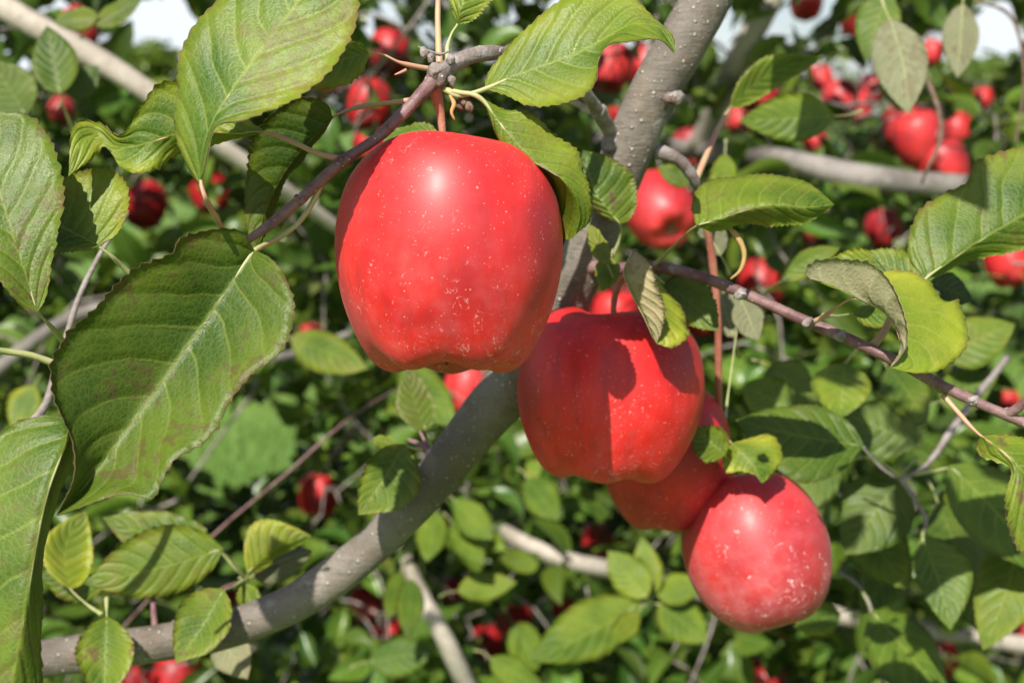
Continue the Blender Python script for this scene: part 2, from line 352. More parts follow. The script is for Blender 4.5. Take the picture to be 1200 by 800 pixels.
# ---------------------------------------------------------------- leaf template and crowns
def leaf_template(rows, cols, fold, curl, twist, seed):
    """local leaf: base at origin, length 1 along +y, upper side +z; a short petiole behind the base"""
    g = np.random.default_rng(seed); V = []; UV = []; F = []
    prof = lambda t: 0.31*(math.sin(math.pi*min(1, t**0.80))**0.85)*(1.0-0.12*t) + 0.002
    ph = g.uniform(0, 6.28)
    for i in range(rows+1):
        t = i/rows; ang = curl*t
        cy = math.sin(ang)/curl if abs(curl) > 1e-3 else t
        cz = (math.cos(ang)-1)/curl if abs(curl) > 1e-3 else 0
        up = np.array([0, math.sin(ang), math.cos(ang)])
        for k in range(cols+1):
            s = 2*k/cols - 1; w = prof(t)*s
            if i not in (0, rows) and abs(s) > 0.99: w *= 1 + 0.10*((i % 2)-0.5)
            tw = twist*t; f = fold*abs(s)**1.2
            x = w*math.cos(f); z = abs(w)*math.sin(f) + 0.02*math.sin(7*t+ph+2*s)*abs(s)
            x, z = x*math.cos(tw)-z*math.sin(tw), x*math.sin(tw)+z*math.cos(tw)
            p = np.array([x, cy, cz]) + up*z
            V.append(p); UV.append((t, k/cols))
    for i in range(rows):
        for k in range(cols):
            a = i*(cols+1)+k
            F.append((a, a+1, a+cols+2, a+cols+1))
    b = len(V); r = 0.011
    for j, (yy, zz) in enumerate(((0.03, -0.004), (-0.2, 0.0), (-0.42, -0.06))):
        for k in range(3):
            th = 2.094*k
            V.append((r*math.cos(th), yy, zz + r*math.sin(th))); UV.append((0.0, 0.5))
    for j in range(2):
        for k in range(3):
            F.append((b+3*j+k, b+3*j+(k+1) % 3, b+3*j+3+(k+1) % 3, b+3*j+3+k))
    return np.array(V), F, np.array(UV)
TPL = [leaf_template(7, 4, f, c, t, i) for i, (f, c, t) in enumerate(
    [(0.35, 0.5, 0.1), (0.6, 0.9, -0.3), (0.15, -0.4, 0.2), (0.5, 1.4, 0.5), (0.8, 0.3, -0.1), (0.3, 1.0, -0.6)])]
TPLF = [leaf_template(14, 8, f, c, t, i) for i, (f, c, t) in enumerate(
    [(0.35, 0.5, 0.1), (0.6, 0.9, -0.3), (0.15, -0.4, 0.2), (0.5, 1.4, 0.5), (0.8, 0.3, -0.1), (0.3, 1.0, -0.6)])]
TMESH = []
for i, (V, F, UV) in enumerate(TPLF):
    o = mesh('leaf', V, F, M_MID, None, uv=UV); TMESH.append(o.data); bpy.data.objects.remove(o)

def bulk_leaves(name, mats, tints, which, parent, mat=None, tpl=TPL):
    """joins many leaves into one mesh; mats n x 4 x 4"""
    Vs, UVs, Ts, Fs, off = [], [], [], [], 0
    for k, (V, F, UV) in enumerate(tpl):
        idx = np.where(which == k)[0]
        if not len(idx): continue
        A = mats[idx]
        W = np.einsum('nij,vj->nvi', A[:, :3, :3], V) + A[:, None, :3, 3]
        Vs.append(W.reshape(-1, 3)); UVs.append(np.tile(UV, (len(idx), 1))); Ts.append(np.repeat(tints[idx], len(V), 0))
        Fa = np.array(F); Fs.append((Fa[None] + (off + np.arange(len(idx))*len(V))[:, None, None]).reshape(-1, 4)); off += len(idx)*len(V)
    V = np.concatenate(Vs); F = np.concatenate(Fs); UV = np.concatenate(UVs); T = np.concatenate(Ts)
    me = bpy.data.meshes.new(name); me.vertices.add(len(V)); me.vertices.foreach_set('co', V.astype(np.float32).ravel())
    nf = len(F); me.loops.add(4*nf); me.loops.foreach_set('vertex_index', F.astype(np.int32).ravel())
    me.polygons.add(nf); me.polygons.foreach_set('loop_start', np.arange(0, 4*nf, 4, dtype=np.int32)); me.polygons.foreach_set('loop_total', np.full(nf, 4, np.int32))
    me.polygons.foreach_set('use_smooth', np.ones(nf, bool))
    me.update(calc_edges=True)
    l = me.uv_layers.new(name='UVMap'); l.data.foreach_set('uv', UV[F.ravel()].astype(np.float32).ravel())
    at = me.attributes.new('tint', 'FLOAT_COLOR', 'POINT'); at.data.foreach_set('color', np.concatenate([T, np.ones((len(T), 1))], 1).astype(np.float32).ravel())
    me.materials.append(mat or M_BULK)
    return link(name, me, parent)

def rosettes(spurs, per, size, g, upb=0.5, sunb=0.6):
    """leaf matrices for rosettes of leaves round each spur"""
    n = len(spurs)*per
    c = np.repeat(spurs, per, 0)
    az = g.uniform(0, 2*np.pi, n); el = g.normal(0.1, 0.55, n)
    d = np.stack([np.cos(az)*np.cos(el), np.sin(az)*np.cos(el), np.sin(el)], 1)
    nz = np.array([0, 0, upb]) + TOSUN*sunb + g.normal(0, 0.55, (n, 3))
    nz -= d*(nz*d).sum(1)[:, None]; nz /= np.linalg.norm(nz, axis=1)[:, None] + 1e-9
    L = size*g.uniform(0.5, 1.35, n)
    x = np.cross(d, nz)
    A = np.zeros((n, 4, 4)); wd = g.uniform(0.85, 1.15, n)
    A[:, :3, 0] = x*(L*wd)[:, None]; A[:, :3, 1] = d*L[:, None]; A[:, :3, 2] = nz*L[:, None]
    A[:, :3, 3] = c + d*(L*0.42)[:, None] + g.normal(0, 0.008, (n, 3)); A[:, 3, 3] = 1
    return A, L
def tints(n, g, yl=0.17):
    t = np.stack([np.clip(g.beta(1.1, 3.0, n)*yl*3.2, 0, 1), np.clip(g.beta(1, 4, n), 0, 1)*0.8, g.uniform(0.45, 1.3, n)], 1)
    return t

def place_leaves(root, A, T, L, g, keep=300):
    which = g.integers(0, len(TPL), len(A))
    x, y, d = proj(A[:, :3, 3] + A[:, :3, 1]*0.5)
    vis = (x > -20) & (x < 1220) & (y > -20) & (y < 820)
    sc = np.where(vis, L/d, 0); order = np.argsort(-sc)[:keep]
    order = order[sc[order] > 0]
    inv = ROOTM[root.name].inverted()
    for i in order:
        o = bpy.data.objects.new('leaf', TMESH[which[i]]); COL.objects.link(o)
        o.parent = root; o.matrix_parent_inverse = inv; o.matrix_basis = Matrix(A[i].tolist())
        o.color = (*T[i], 1)
    rest = np.ones(len(A), bool); rest[order] = False
    if rest.any(): tag(bulk_leaves('crown', A[rest], T[rest], which[rest], root), kind='stuff')

def skeleton(nodes, targets, g, rmin=0.0012, rmax=0.004):
    """hangs every target on the nearest node already in the branch work; returns one joined twig mesh"""
    pts = np.array(nodes); Vs = []; Fs = []; off = 0
    dd = np.min(np.linalg.norm(targets[:, None] - pts[None], axis=2), axis=1)
    for i in np.argsort(dd):
        t = targets[i]; dist = np.linalg.norm(pts - t, axis=1); j = int(np.argmin(dist)); L = dist[j]
        if L < 0.01: continue
        mid = (pts[j]+t)/2 + g.normal(0, 0.07*L, 3) + np.array([0, 0, 0.06*L])
        V, F = tube_geo([pts[j], mid, t], [min(rmax, rmin+0.008*L), rmin], 5, 5, 0.12, int(i), False)
        Vs.append(V); Fs += [tuple(a+off for a in f) for f in F]; off += len(V)
        pts = np.concatenate([pts, [mid, t]])
    return np.concatenate(Vs), Fs

# ---------------------------------------------------------------- the trees behind
def hole(x, y):
    """places where the crowns are open: patches of sky and of the mown aisle"""
    H = ((188, 40, 45, 62), (278, 515, 76, 48), (95, 320, 20, 26), (852, 48, 22, 46), (915, 32, 26, 18), (1165, 45, 26, 42), (440, 25, 22, 12), (640, 5, 30, 12), (1130, 80, 18, 22), (125, 15, 18, 14))
    r = np.zeros(len(x), bool)
    for cx, cy, rx, ry in H: r |= ((x-cx)/rx)**2 + ((y-cy)/ry)**2 < 1
    return r
def clump(p, s, seed):
    g = np.random.default_rng(seed); v = 0
    for k in range(7):
        kv = g.normal(0, 1, 3)*s; v = v + np.sin(p @ kv + g.uniform(0, 6.28))
    return v/7**0.5

TREES = {}
def limb_nodes(limbs):
    out = []
    for pts, r in limbs: out.append(crom([P(*q) for q in pts], 24))
    return np.concatenate(out)

def back_tree(label, base, trunk, limbs, box, nsp, seed, apples_xyz, keep=300):
    g = np.random.default_rng(seed)
    root = empty('apple_tree', base); tag(root, label, 'tree', 'apple trees of the orchard')
    tube('trunk', trunk, [0.06, 0.05, 0.04, 0.03], M_BARK3, root, 30, 14, 0.08, seed)
    for i, (pts, r, m) in enumerate(limbs):
        tube('limb', [P(*q) for q in pts], r, m, root, 60, 14, 0.07, seed+i)
    nodes = np.concatenate([crom(trunk, 20)] + [crom([P(*q) for q in pts], 30) for pts, r, m in limbs])
    (x0, x1), (d0, d1), (z0, z1) = box
    q = np.stack([g.uniform(x0, x1, nsp*4), g.uniform(d0, d1, nsp*4), g.uniform(z0, z1, nsp*4)], 1)
    px, py, d = proj(q)
    ok = ~hole(px, py) & (clump(q, 6.0, seed) > -0.35 + 0.5*g.random(len(q)) - 0.35)
    q = q[ok][:nsp]
    V, F = skeleton(nodes, np.concatenate([q, apples_xyz]) if len(apples_xyz) else q, g)
    tag(mesh('twig', V, F, M_TWIGG, root), kind='stuff')
    A, L = rosettes(q, 7, 0.062, g)
    px, py, d = proj(A[:, :3, 3] + A[:, :3, 1]*0.5)
    k = ~hole(px, py)
    for (p, r) in APOS:                                   # fruit on the outside of the crown is mostly in the open
        ax_, ay_, ad_ = proj(p)
        k &= ~((np.hypot(px-ax_, py-ay_) < r*FPX/ad_*0.95 + 14) & (d < ad_+.02) & (g.random(len(d)) < .93))
        cen = A[:, :3, 3] + A[:, :3, 1]*.5 - p; al = cen @ TOSUN
        k &= ~((al > 0) & (al < .9) & (np.linalg.norm(cen - al[:, None]*TOSUN, axis=1) < r*1.35) & (g.random(len(d)) < .92))
    A, L = A[k], L[k]
    place_leaves(root, A, tints(len(A), g), L, g, keep)
    return root

# apples of the trees behind: pixel, radius in pixels, colour (pink, bloom, dark), label
BACK = [
 (93, 33, 23, (.1, .3, .5), 'dark red apple against the sky above the pale diagonal limb'),
 (72, 130, 15, (.4, .3, .1), 'small pinkish red apple below the pale diagonal limb at far left'),
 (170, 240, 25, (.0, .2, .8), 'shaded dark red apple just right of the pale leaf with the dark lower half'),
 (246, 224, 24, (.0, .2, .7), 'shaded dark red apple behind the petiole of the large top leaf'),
 (386, 88, 22, (.2, .2, .2), 'red apple peeping out below the right edge of the large top leaf'),
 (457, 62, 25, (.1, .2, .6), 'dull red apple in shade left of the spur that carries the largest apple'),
 (432, 122, 27, (.1, .2, .4), 'red apple behind the pink petiole left of the spur'),
 (715, 78, 27, (.3, .5, .0), 'bright red apple under the curled leaf tip left of the speckled limb'),
 (757, 80, 24, (.1, .3, .3), 'dark red apple right behind the bright one, touching the speckled limb'),
 (726, 134, 13, (.1, .2, .3), 'tiny red apple showing in the fork left of the speckled limb'),
 (812, 176, 25, (.5, .5, .0), 'pale red apple right of the speckled limb above its dark side twig'),
 (772, 246, 41, (.2, .4, .1), 'large blurred red apple with its blossom end showing, right of the speckled limb'),
 (890, 113, 22, (.3, .4, .4), 'red apple between the two bright green leaves at upper right'),
 (984, 118, 22, (.4, .4, .0), 'bright red apple right of the lit green leaf at upper right'),
 (1022, 106, 17, (.5, .4, .0), 'small bright red apple left of the hanging grey leaf'),
 (945, 2, 20, (.2, .4, .0), 'red apple cut by the top edge beside the beige limb'),
 (1004, 22, 20, (.1, .3, .3), 'red apple above the hanging grey leaf at upper right'),
 (1076, 162, 30, (.4, .4, .0), 'bright red apple above the grey horizontal limb, left of the dark curved twig'),
 (1104, 196, 30, (.3, .3, .3), 'red apple resting behind the grey horizontal limb, right of the dark curved twig'),
 (893, 332, 27, (.1, .3, .2), 'red apple behind the thin purple twig, above its first petiole'),
 (818, 366, 26, (.1, .3, .0), 'bright red apple behind the green leaf right of the second largest apple'),
 (720, 372, 30, (.2, .3, .1), 'red apple peeping over the second largest apple beside its stem'),
 (548, 456, 29, (.4, .4, .0), 'small bright red apple in the gap between largest apple and speckled limb'),
 (374, 580, 24, (.1, .3, .2), 'red apple low on the left beyond the patch of grass'),
 (700, 634, 20, (.3, .3, .1), 'small red apple below the pair of shaded red apples'),
 (637, 601, 11, (.9, .3, .0), 'tiny pale orange pink apple under the second largest apple'),
 (457, 744, 19, (.1, .3, .1), 'small red apple above the dark leaf at bottom centre left'),
 (606, 728, 20, (.1, .3, .2), 'red apple at bottom centre right of the pale upright branch'),
 (572, 752, 19, (.1, .3, .5), 'darker red apple at bottom centre just left of its brighter neighbour'),
 (205, 797, 29, (.0, .3, .8), 'red apple below the speckled limb at the bottom left edge'),
 (156, 800, 22, (.1, .3, .8), 'red apple partly cut by the bottom edge under the purple hanging leaf'),
 (1156, 714, 24, (.1, .3, .3), 'red apple behind the hanging leaves at the lower right edge'),
 (1196, 742, 24, (.2, .3, .3), 'red apple cut by the right edge near the bottom corner'),
 (955, 272, 18, (.3, .4, .1), 'small red apple behind the tip of the ridged leaf'),
 (1182, 306, 28, (.1, .3, .4), 'dark red apple under the large leaf at the right edge'),
 (1036, 268, 22, (.2, .4, .5), 'dull red apple under the grey horizontal limb'),
 (265, 702, 13, (.1, .3, .0), 'tiny red apple above the speckled limb behind the lower left leaves'),
 (895, 800, 26, (.2, .3, .4), 'dull red apple cut by the bottom edge below the lowest apple'),
 (1182, 470, 12, (.2, .3, .0), 'tiny red apple under the purple twig at the right edge'),
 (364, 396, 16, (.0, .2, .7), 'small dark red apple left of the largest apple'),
 (858, 380, 20, (.1, .3, .4), 'shaded red apple behind the upright red shoot'),
 (1058, 148, 24, (.3, .3, .1), 'red apple touching the bright one above the grey horizontal limb'),
 (962, 92, 14, (.4, .3, .0), 'small scarlet apple overlapping the bright one right of the lit green leaf'),
 (1005, 128, 16, (.4, .3, .0), 'small scarlet apple under the hanging grey leaf tip'),
 (955, 165, 15, (.3, .3, .1), 'small red apple just above the horizontal limb, left of the cluster'),
 (730, 352, 22, (.3, .3, .0), 'bright red apple right behind the stem of the second largest apple'),
 (435, 170, 22, (.1, .3, .5), 'dull red apple behind the purple brown shoot'),
 (20, 655, 22, (.1, .3, .3), 'red apple behind the lower left corner leaf'),
 (1100, 770, 22, (.1, .3, .3), 'red apple behind the dark leaf at the bottom right'),
 (430, 706, 20, (.1, .3, .3), 'red apple under the speckled limb at bottom left of centre'),
 (420, 505, 14, (.1, .3, .4), 'small red apple above the hanging yellow green leaf'),
 (868, 140, 17, (.3, .3, .1), 'small red apple behind the narrow arching leaf right of the limb'),
 (1122, 152, 18, (.3, .3, .2), 'small red apple right of the dark curved twig, apart from the cluster'),
 (1092, 62, 14, (.4, .3, .0), 'tiny red apple right of the hanging grey leaf near the top'),
 (925, 150, 14, (.4, .3, .0), 'tiny scarlet apple under the lit green leaf, above the horizontal limb'),
 (1150, 118, 14, (.2, .3, .3), 'tiny red apple above the large serrated leaf at the right edge'),
 (690, 40, 18, (.3, .3, .2), 'small red apple behind the curled leaf tip near the top'),
 (530, 690, 13, (.2, .3, .2), 'tiny red apple below the speckled limb at bottom centre'),
 (660, 712, 14, (.2, .3, .2), 'tiny red apple under the pale branch at bottom centre'),
 (940, 560, 15, (.1, .3, .5), 'small shaded red apple right of the lowest apple'),
]
ARAD = 0.0365
back_xyz = []
for (x, y, r, c, lab) in BACK:
    d = ARAD*FPX/r
    if d > 2.75: d = 2.75
    back_xyz.append((P(x, y, d), r*d/FPX))
APOS = back_xyz
ax = np.array([p + np.array([0, 0.0, r*1.25]) for p, r in back_xyz])
right_limbs = [
 ([(1500, 290, 1.9), (1300, 240, 1.7), (1130, 218, 1.50), (1050, 213, 1.47), (985, 203, 1.46), (930, 190, 1.52), (880, 183, 1.66), (760, 170, 1.9), (560, 150, 2.1), (400, 132, 2.2)], [0.022, 0.018, 0.0150, 0.0145, 0.0135, 0.0135, 0.013, 0.012, 0.010], M_BARK3),
 ([(815, 178, 1.8), (848, 105, 1.7), (880, 42, 1.6), (920, -30, 1.6), (980, -150, 1.7)], [0.015, 0.0155, 0.013], M_BARK2),
 ([(1500, 800, 2.0), (1100, 740, 1.8), (800, 690, 1.7), (720, 668, 1.58), (660, 655, 1.55), (600, 628, 1.6), (540, 590, 1.9)], [0.02, 0.0125, 0.011, 0.008], M_BARK2),
 ([(620, 1000, 1.7), (570, 860, 1.58), (545, 800, 1.53), (515, 735, 1.5), (496, 702, 1.52), (470, 640, 1.7)], [0.017, 0.0125, 0.0105, 0.007], M_BARK2),
]
left_limbs = [
 ([(-330, -170, 1.6), (-120, -60, 1.4), (20, 18, 1.3), (100, 62, 1.28), (180, 112, 1.28), (280, 186, 1.3), (400, 270, 1.4)], [0.02, 0.0155, 0.0135, 0.0115, 0.007], M_BARK2),
 ([(-300, 640, 1.9), (-60, 480, 1.5), (120, 360, 1.45), (300, 420, 1.5), (440, 380, 1.6)], [0.02, 0.011, 0.008, 0.004], M_BARK3),
]
xr = ax[:, 0] > -0.15
back_tree('apple tree behind on the right, hung with many blurred red apples', (1.7, 2.4, 0),
          [(1.7, 2.4, -0.02), (1.66, 2.3, 0.5), (1.7, 2.2, 1.1), (1.62, 2.15, 2.0)], right_limbs,
          ((-0.25, 1.9), (1.45, 2.9), (0.25, 2.1)), 2700, 11, ax[xr])
back_tree('apple tree behind on the left, its pale limb slanting down from the top corner', (-1.5, 2.3, 0),
          [(-1.5, 2.3, -0.02), (-1.47, 2.2, 0.5), (-1.5, 2.1, 1.2), (-1.45, 2.0, 2.1)], left_limbs,
          ((-1.7, -0.15), (1.5, 2.9), (0.25, 2.0)), 1900, 12, ax[~xr])

# farther orchard row and tree line: a trunk, limbs and a leafy crown each
def far_tree(label, x, y, h, w, n, size, seed, cat='tree', grp='trees far behind the orchard', tint=None, low=0.25):
    g = np.random.default_rng(seed); root = empty('distant_tree', (x, y, 0)); tag(root, label, cat, grp)
    tube('trunk', [(x, y, -0.05), (x+0.03*h, y, 0.3*h), (x, y, 0.62*h), (x+.02*h, y, .85*h)], [0.03*h, 0.022*h, 0.014*h, .004*h], M_BARK3, root, 14, 10, 0.1, seed)
    for k in range(7):
        a = 6.28*k/7+g.uniform(0, .6); z = h*(0.3+0.07*k)
        tube('limb', [(x, y, z), (x+math.cos(a)*w*.3, y+math.sin(a)*w*.3, z+.12*h), (x+math.cos(a)*w*.75, y+math.sin(a)*w*.75, z+.16*h)], [.01*h, .007*h, .002*h], M_BARK3, root, 8, 7, 0.1, seed+k)
    p = g.normal(0, 1, (n*3, 3)); p /= np.linalg.norm(p, axis=1)[:, None]; p *= g.random((n*3, 1))**0.4
    p = p*np.array([w, w, h*(1-low)/2]); p = p[clump(p/w*2.2, 1.6, seed) > -0.5][:n] + np.array([x, y, h*(low+(1-low)/2)])
    A, L = rosettes(p, 3, size, g); T = tints(len(A), g, 0.2)
    if tint: T = T*0 + np.array(tint)*g.uniform(.8, 1.2, (len(A), 1))
    tag(bulk_leaves('crown', A, T, g.integers(0, 6, len(A)), root), kind='stuff')
for i, (x, y, h, w) in enumerate([(0.5, 8.0, 1.95, 1.5), (3.6, 8.4, 2.0, 1.5), (-5.6, 9.0, 1.95, 1.3), (2.2, 13.0, 2.2, 1.7), (-3.6, 17, 1.5, 1.2)]):
    far_tree(['apple tree of the next row, straight behind the largest apples', 'apple tree of the next row, behind the right hand crown', 'apple tree of the next row beyond the left edge', 'apple tree of the row after next, between the other two', 'low young tree across the mown aisle on the left'][i], x, y, h, w, 1500, 0.085, 40+i, grp='trees of the next rows', low=0.14)
for i, (x, y, h, w) in enumerate([(-36.5, 132, 8.6, 3.4), (-48, 138, 6.2, 6), (-27, 142, 5.6, 6), (-10, 150, 6.5, 8), (9, 150, 6.5, 8), (28, 146, 6.5, 8), (50, 140, 7.5, 7), (62, 135, 9.0, 6)]):
    far_tree('distant tree ' + ['standing tallest against the sky left of the large top leaf', 'in the tree line at far left', 'low in the tree line right of the tallest one', 'in the tree line behind the largest apple', 'in the tree line behind the speckled limb', 'in the tree line behind the beige limb', 'in the tree line near the right edge', 'in the tree line at the far right edge'][i], x, y, h, w, 800, 1.1, 60+i, grp='tree line beyond the orchard', tint=(0.25, 0.05, 1.0), low=0.1)

# ---------------------------------------------------------------- apples
PROF = [(0, .68), (.06, .695), (.13, .77), (.23, .90), (.36, .985), (.52, .995), (.70, .93), (.86, .75), (.96, .47), (1.0, .14), (.978, -.20), (.905, -.50), (.795, -.76), (.69, -.92), (.58, -1.005), (.46, -1.025), (.34, -.98), (.22, -.89), (.10, -.82), (0, -.81)]
PROF2 = [(0, .72), (.1, .78), (.25, .9), (.42, .95), (.62, .9), (.82, .7), (.95, .4), (1, .05), (.97, -.3), (.86, -.62), (.68, -.86), (.46, -1.0), (.25, -1.03), (.12, -1.0), (0, -.97)]
def apple_geo(rad, nz, nt, lobe=1.0, seed=0, taper=1.0):
    g = np.random.default_rng(seed); pr = crom([(a, 0, b) for a, b in (PROF2 if lobe < .3 else PROF)], nz)[:, (0, 2)]
    a1, a2, a3 = g.uniform(0, 6.28, 3); V = []; 
    for i, (r, z) in enumerate(pr):
        lw = np.clip((0.1 - z)/1.1, 0, 1)**1.5 * min(1, r*2.2); tw = np.clip((z-0.5)/0.5, 0, 1)*min(1, r*2.5)
        for k in range(nt):
            th = 2*math.pi*k/nt
            c5 = math.cos(5*th + math.pi)
            rr = r*(1 + lobe*(0.020*c5*lw) + 0.018*math.sin(2*th+a1) + 0.012*math.sin(3*th+a2))
            zz = z - lobe*0.030*c5*lw - 0.03*tw*math.sin(2*th+a3) - 0.02*tw*math.sin(3*th+a1) + 0.03*r*math.sin(th+a2)
            if z < 0: rr *= 1 - (1-taper)*min(1, -z)**1.3
            V.append((rad*rr*math.cos(th), rad*rr*math.sin(th), rad*zz))
    F = [(i*nt+k, i*nt+(k+1) % nt, (i+1)*nt+(k+1) % nt, (i+1)*nt+k) for i in range(nz-1) for k in range(nt)]
    F = [f[::-1] for f in F]
    return np.array(V), F
CAMR = Matrix(((1, 0, 0), (0, math.cos(-PITCH), -math.sin(-PITCH)), (0, math.sin(-PITCH), math.cos(-PITCH))))
def calyx_geo(rad):
    V, F = [], []
    for k in range(5):
        th = 2*math.pi*k/5; c, s = math.cos(th), math.sin(th); b = len(V)
        for (r, w, z) in ((.02, .05, -.86), (.10, .055, -.90), (.17, .03, -.96), (.19, .004, -1.0)):
            for sg in (-1, 1): V.append((rad*(r*c - sg*w*s), rad*(r*s + sg*w*c), rad*z))
        for j in range(3): F.append((b+2*j, b+2*j+1, b+2*j+3, b+2*j+2))
    return np.array(V), F
def apple(center, rad, label, rot=(0, 0, 0), color=(.2, .5, 0), near=False, stem=None, lobe=1.0, seed=0, taper=1.0, group=None, data=None, zs=1.0):
    """rot: tilt about view x, tilt about view y (leaning right +), spin"""
    Rm = CAMR @ (Matrix.Rotation(rot[0], 3, 'X') @ Matrix.Rotation(rot[1], 3, 'Y') @ Matrix.Rotation(rot[2], 3, 'Z'))
    if data is None:
        V, F = apple_geo(rad, 64 if near else 26, 96 if near else 28, lobe, seed, taper); V[:, 2] *= zs
        o = mesh('apple', V, F, M_APPLE if near else M_APPLEF)
    else: o = link('apple', data[0])
    s = 1.0 if data is None else rad/ARAD
    M = Matrix.Translation(Vector(center)) @ Rm.to_4x4() @ Matrix.Scale(s, 4)
    o.matrix_basis = M; o.color = (*color, 1)
    tag(o, label, 'apple', group)
    if data is None:
        inv = np.array(M.inverted())
        pts = stem if stem is not None else [center + np.array(Rm @ Vector((0, 0, 1)))*rad*z for z in (.70, 1.0, 1.3)]
        lp = [(inv @ np.append(p, 1))[:3] for p in pts]
        sv, sf = tube_geo(lp, [.0013, .0013, .0017, .0026] if near else [.0014, .0014], 18 if near else 6, 10 if near else 6, 0.05)
        so = mesh('stem', sv, sf, M_STEM); so.parent = o
        cv, cf = calyx_geo(rad); cv[:, 2] *= zs; co = mesh('calyx', cv, cf, M_CALYX); co.parent = o
    else:
        for nm, me in (('stem', data[1]), ('calyx', data[2])):
            c = bpy.data.objects.new(nm, me); COL.objects.link(c); c.parent = o
    return o
FGRP = 'large apples on the foreground limb'
apple(P(526, 300, .447), .0402, 'largest red apple, sunlit, hanging from the spur at top centre', (R(-2), R(0.5), R(-90)), (.12, .75, 0), True,
      [P(521, 185, .447), P(519, 158, .446), P(515, 128, .444), P(508, 100, .440)], 1.15, 3, .985, FGRP, zs=.95)
apple(P(714, 461, .552), .0397, 'second largest red apple, half shaded, tucked behind and below the largest', (R(-2), R(3), R(-62)), (.0, .55, .12), True,
      [P(722, 385, .554), P(719, 360, .553), P(723, 338, .55), P(732, 318, .546)], 1.0, 5, .97, FGRP, zs=.88)
apple(P(779, 533, .605), .0310, 'shaded red apple squeezed between the second largest and the lowest', (R(10), R(-8), R(20)), (.0, .4, .35), True, None, .8, 6, 1.0, FGRP)
apple(P(886, 645, .60), .0336, 'lowest apple, pinkish red with white residue spots, hanging at lower right', (R(-14), R(-16), R(-100)), (.35, 1.8, .45), True, None, .15, 9, .96, FGRP, zs=1.04)

proto = []
for s in range(4):
    V, F = apple_geo(ARAD, 24, 28, 1.0, 20+s); o = mesh('apple', V, F, M_APPLEF); a = o.data; bpy.data.objects.remove(o)
    V, F = tube_geo([(0, 0, ARAD*.72), (0.001, 0, ARAD*1.0), (.003, .001, ARAD*1.35)], [.0014, .0016], 6, 6); o = mesh('stem', V, F, M_STEM); b = o.data; bpy.data.objects.remove(o)
    V, F = calyx_geo(ARAD); o = mesh('calyx', V, F, M_CALYX); c = o.data; bpy.data.objects.remove(o)
    proto.append((a, b, c))
for i, ((x, y, r, c, lab), (p, rad)) in enumerate(zip(BACK, back_xyz)):
    tx = R(-48) if i == 11 else random.uniform(-.35, .25)
    apple(p, rad, lab, (tx, random.uniform(-.35, .35), random.uniform(0, 6.28)), c, group='apples on the trees behind', data=proto[i % 4])

# ---------------------------------------------------------------- the foreground tree
tree = empty('apple_tree', (-1.0, .95, 0)); tag(tree, 'foreground apple tree whose speckled grey limb crosses the picture diagonally', 'tree', 'apple trees of the orchard')
tube('trunk', [(-1.0, .95, -.02), (-.98, .93, .4), (-1.0, .9, .8), (-1.05, .92, 1.5), (-1.0, .9, 2.2)], [.06, .05, .042, .03, .02], M_BARK3, tree, 40, 18, .07, 1)
LIMB = [(-900, 900, .86), (-300, 830, .66), (60, 770, .60), (160, 757, .60), (262, 738, .60), (350, 703, .60), (430, 645, .598), (500, 572, .59), (560, 498, .58), (620, 425, .572), (672, 330, .565), (712, 235, .558), (735, 178, .553), (765, 110, .55), (800, 50, .55), (838, -20, .552), (900, -170, .56), (960, -420, .6)]
limb = tube('limb', [P(*q) for q in LIMB], [.024, .0140, .0078, .0079, .0081, .0084, .0088, .0090, .0091, .0090, .0088, .0092, .0116, .0108, .0106, .0104, .0098, .006], M_BARK, tree, 220, 36, .034, 2)
limb['label'] = 'speckled grey limb running from lower left to top right'
def lump(px, py, d, r, mat, nm='knot', sq=(1, 1, 1), seed=0):
    g = np.random.default_rng(seed); V = []; F = []; c = P(px, py, d); nu, nv = 12, 8; ph = g.uniform(0, 6.28, 6)
    for i in range(nv+1):
        for k in range(nu):
            t = math.pi*i/nv; a = 6.283*k/nu
            rr = r*(1 + .14*math.sin(3*a+ph[0]+2*t) + .12*math.sin(2*a+5*t+ph[1]) + .06*g.normal())
            V.append(c + RT*rr*sq[0]*math.sin(t)*math.cos(a) + UP*rr*sq[1]*math.sin(t)*math.sin(a) - FW*rr*sq[2]*math.cos(t))
    for i in range(nv):
        for k in range(nu): F.append((i*nu+k, i*nu+(k+1) % nu, (i+1)*nu+(k+1) % nu, (i+1)*nu+k))
    return mesh(nm, V, F, mat, tree)
lump(790, 116, .5385, .0046, M_TWIGG, 'knot', (1.0, .75, .7), 1)
lump(786, 117, .5355, .0022, M_DRY, 'knot', (1.0, .8, .5), 2)
lump(716, 168, .545, .0042, M_TWIGG, 'knot', (1, 1.2, .7), 3)
lump(510, 535, .585, .0042, M_TWIGG, 'knot', (1, 1, .8), 4)
def T(name, pts, radii, mat=M_TWIG, n=40, sides=14, jit=.06, seed=0, label=None):
    o = tube(name, [P(*q) for q in pts], radii, mat, tree, n, sides, jit, seed)
    if label: o['label'] = label
    return o
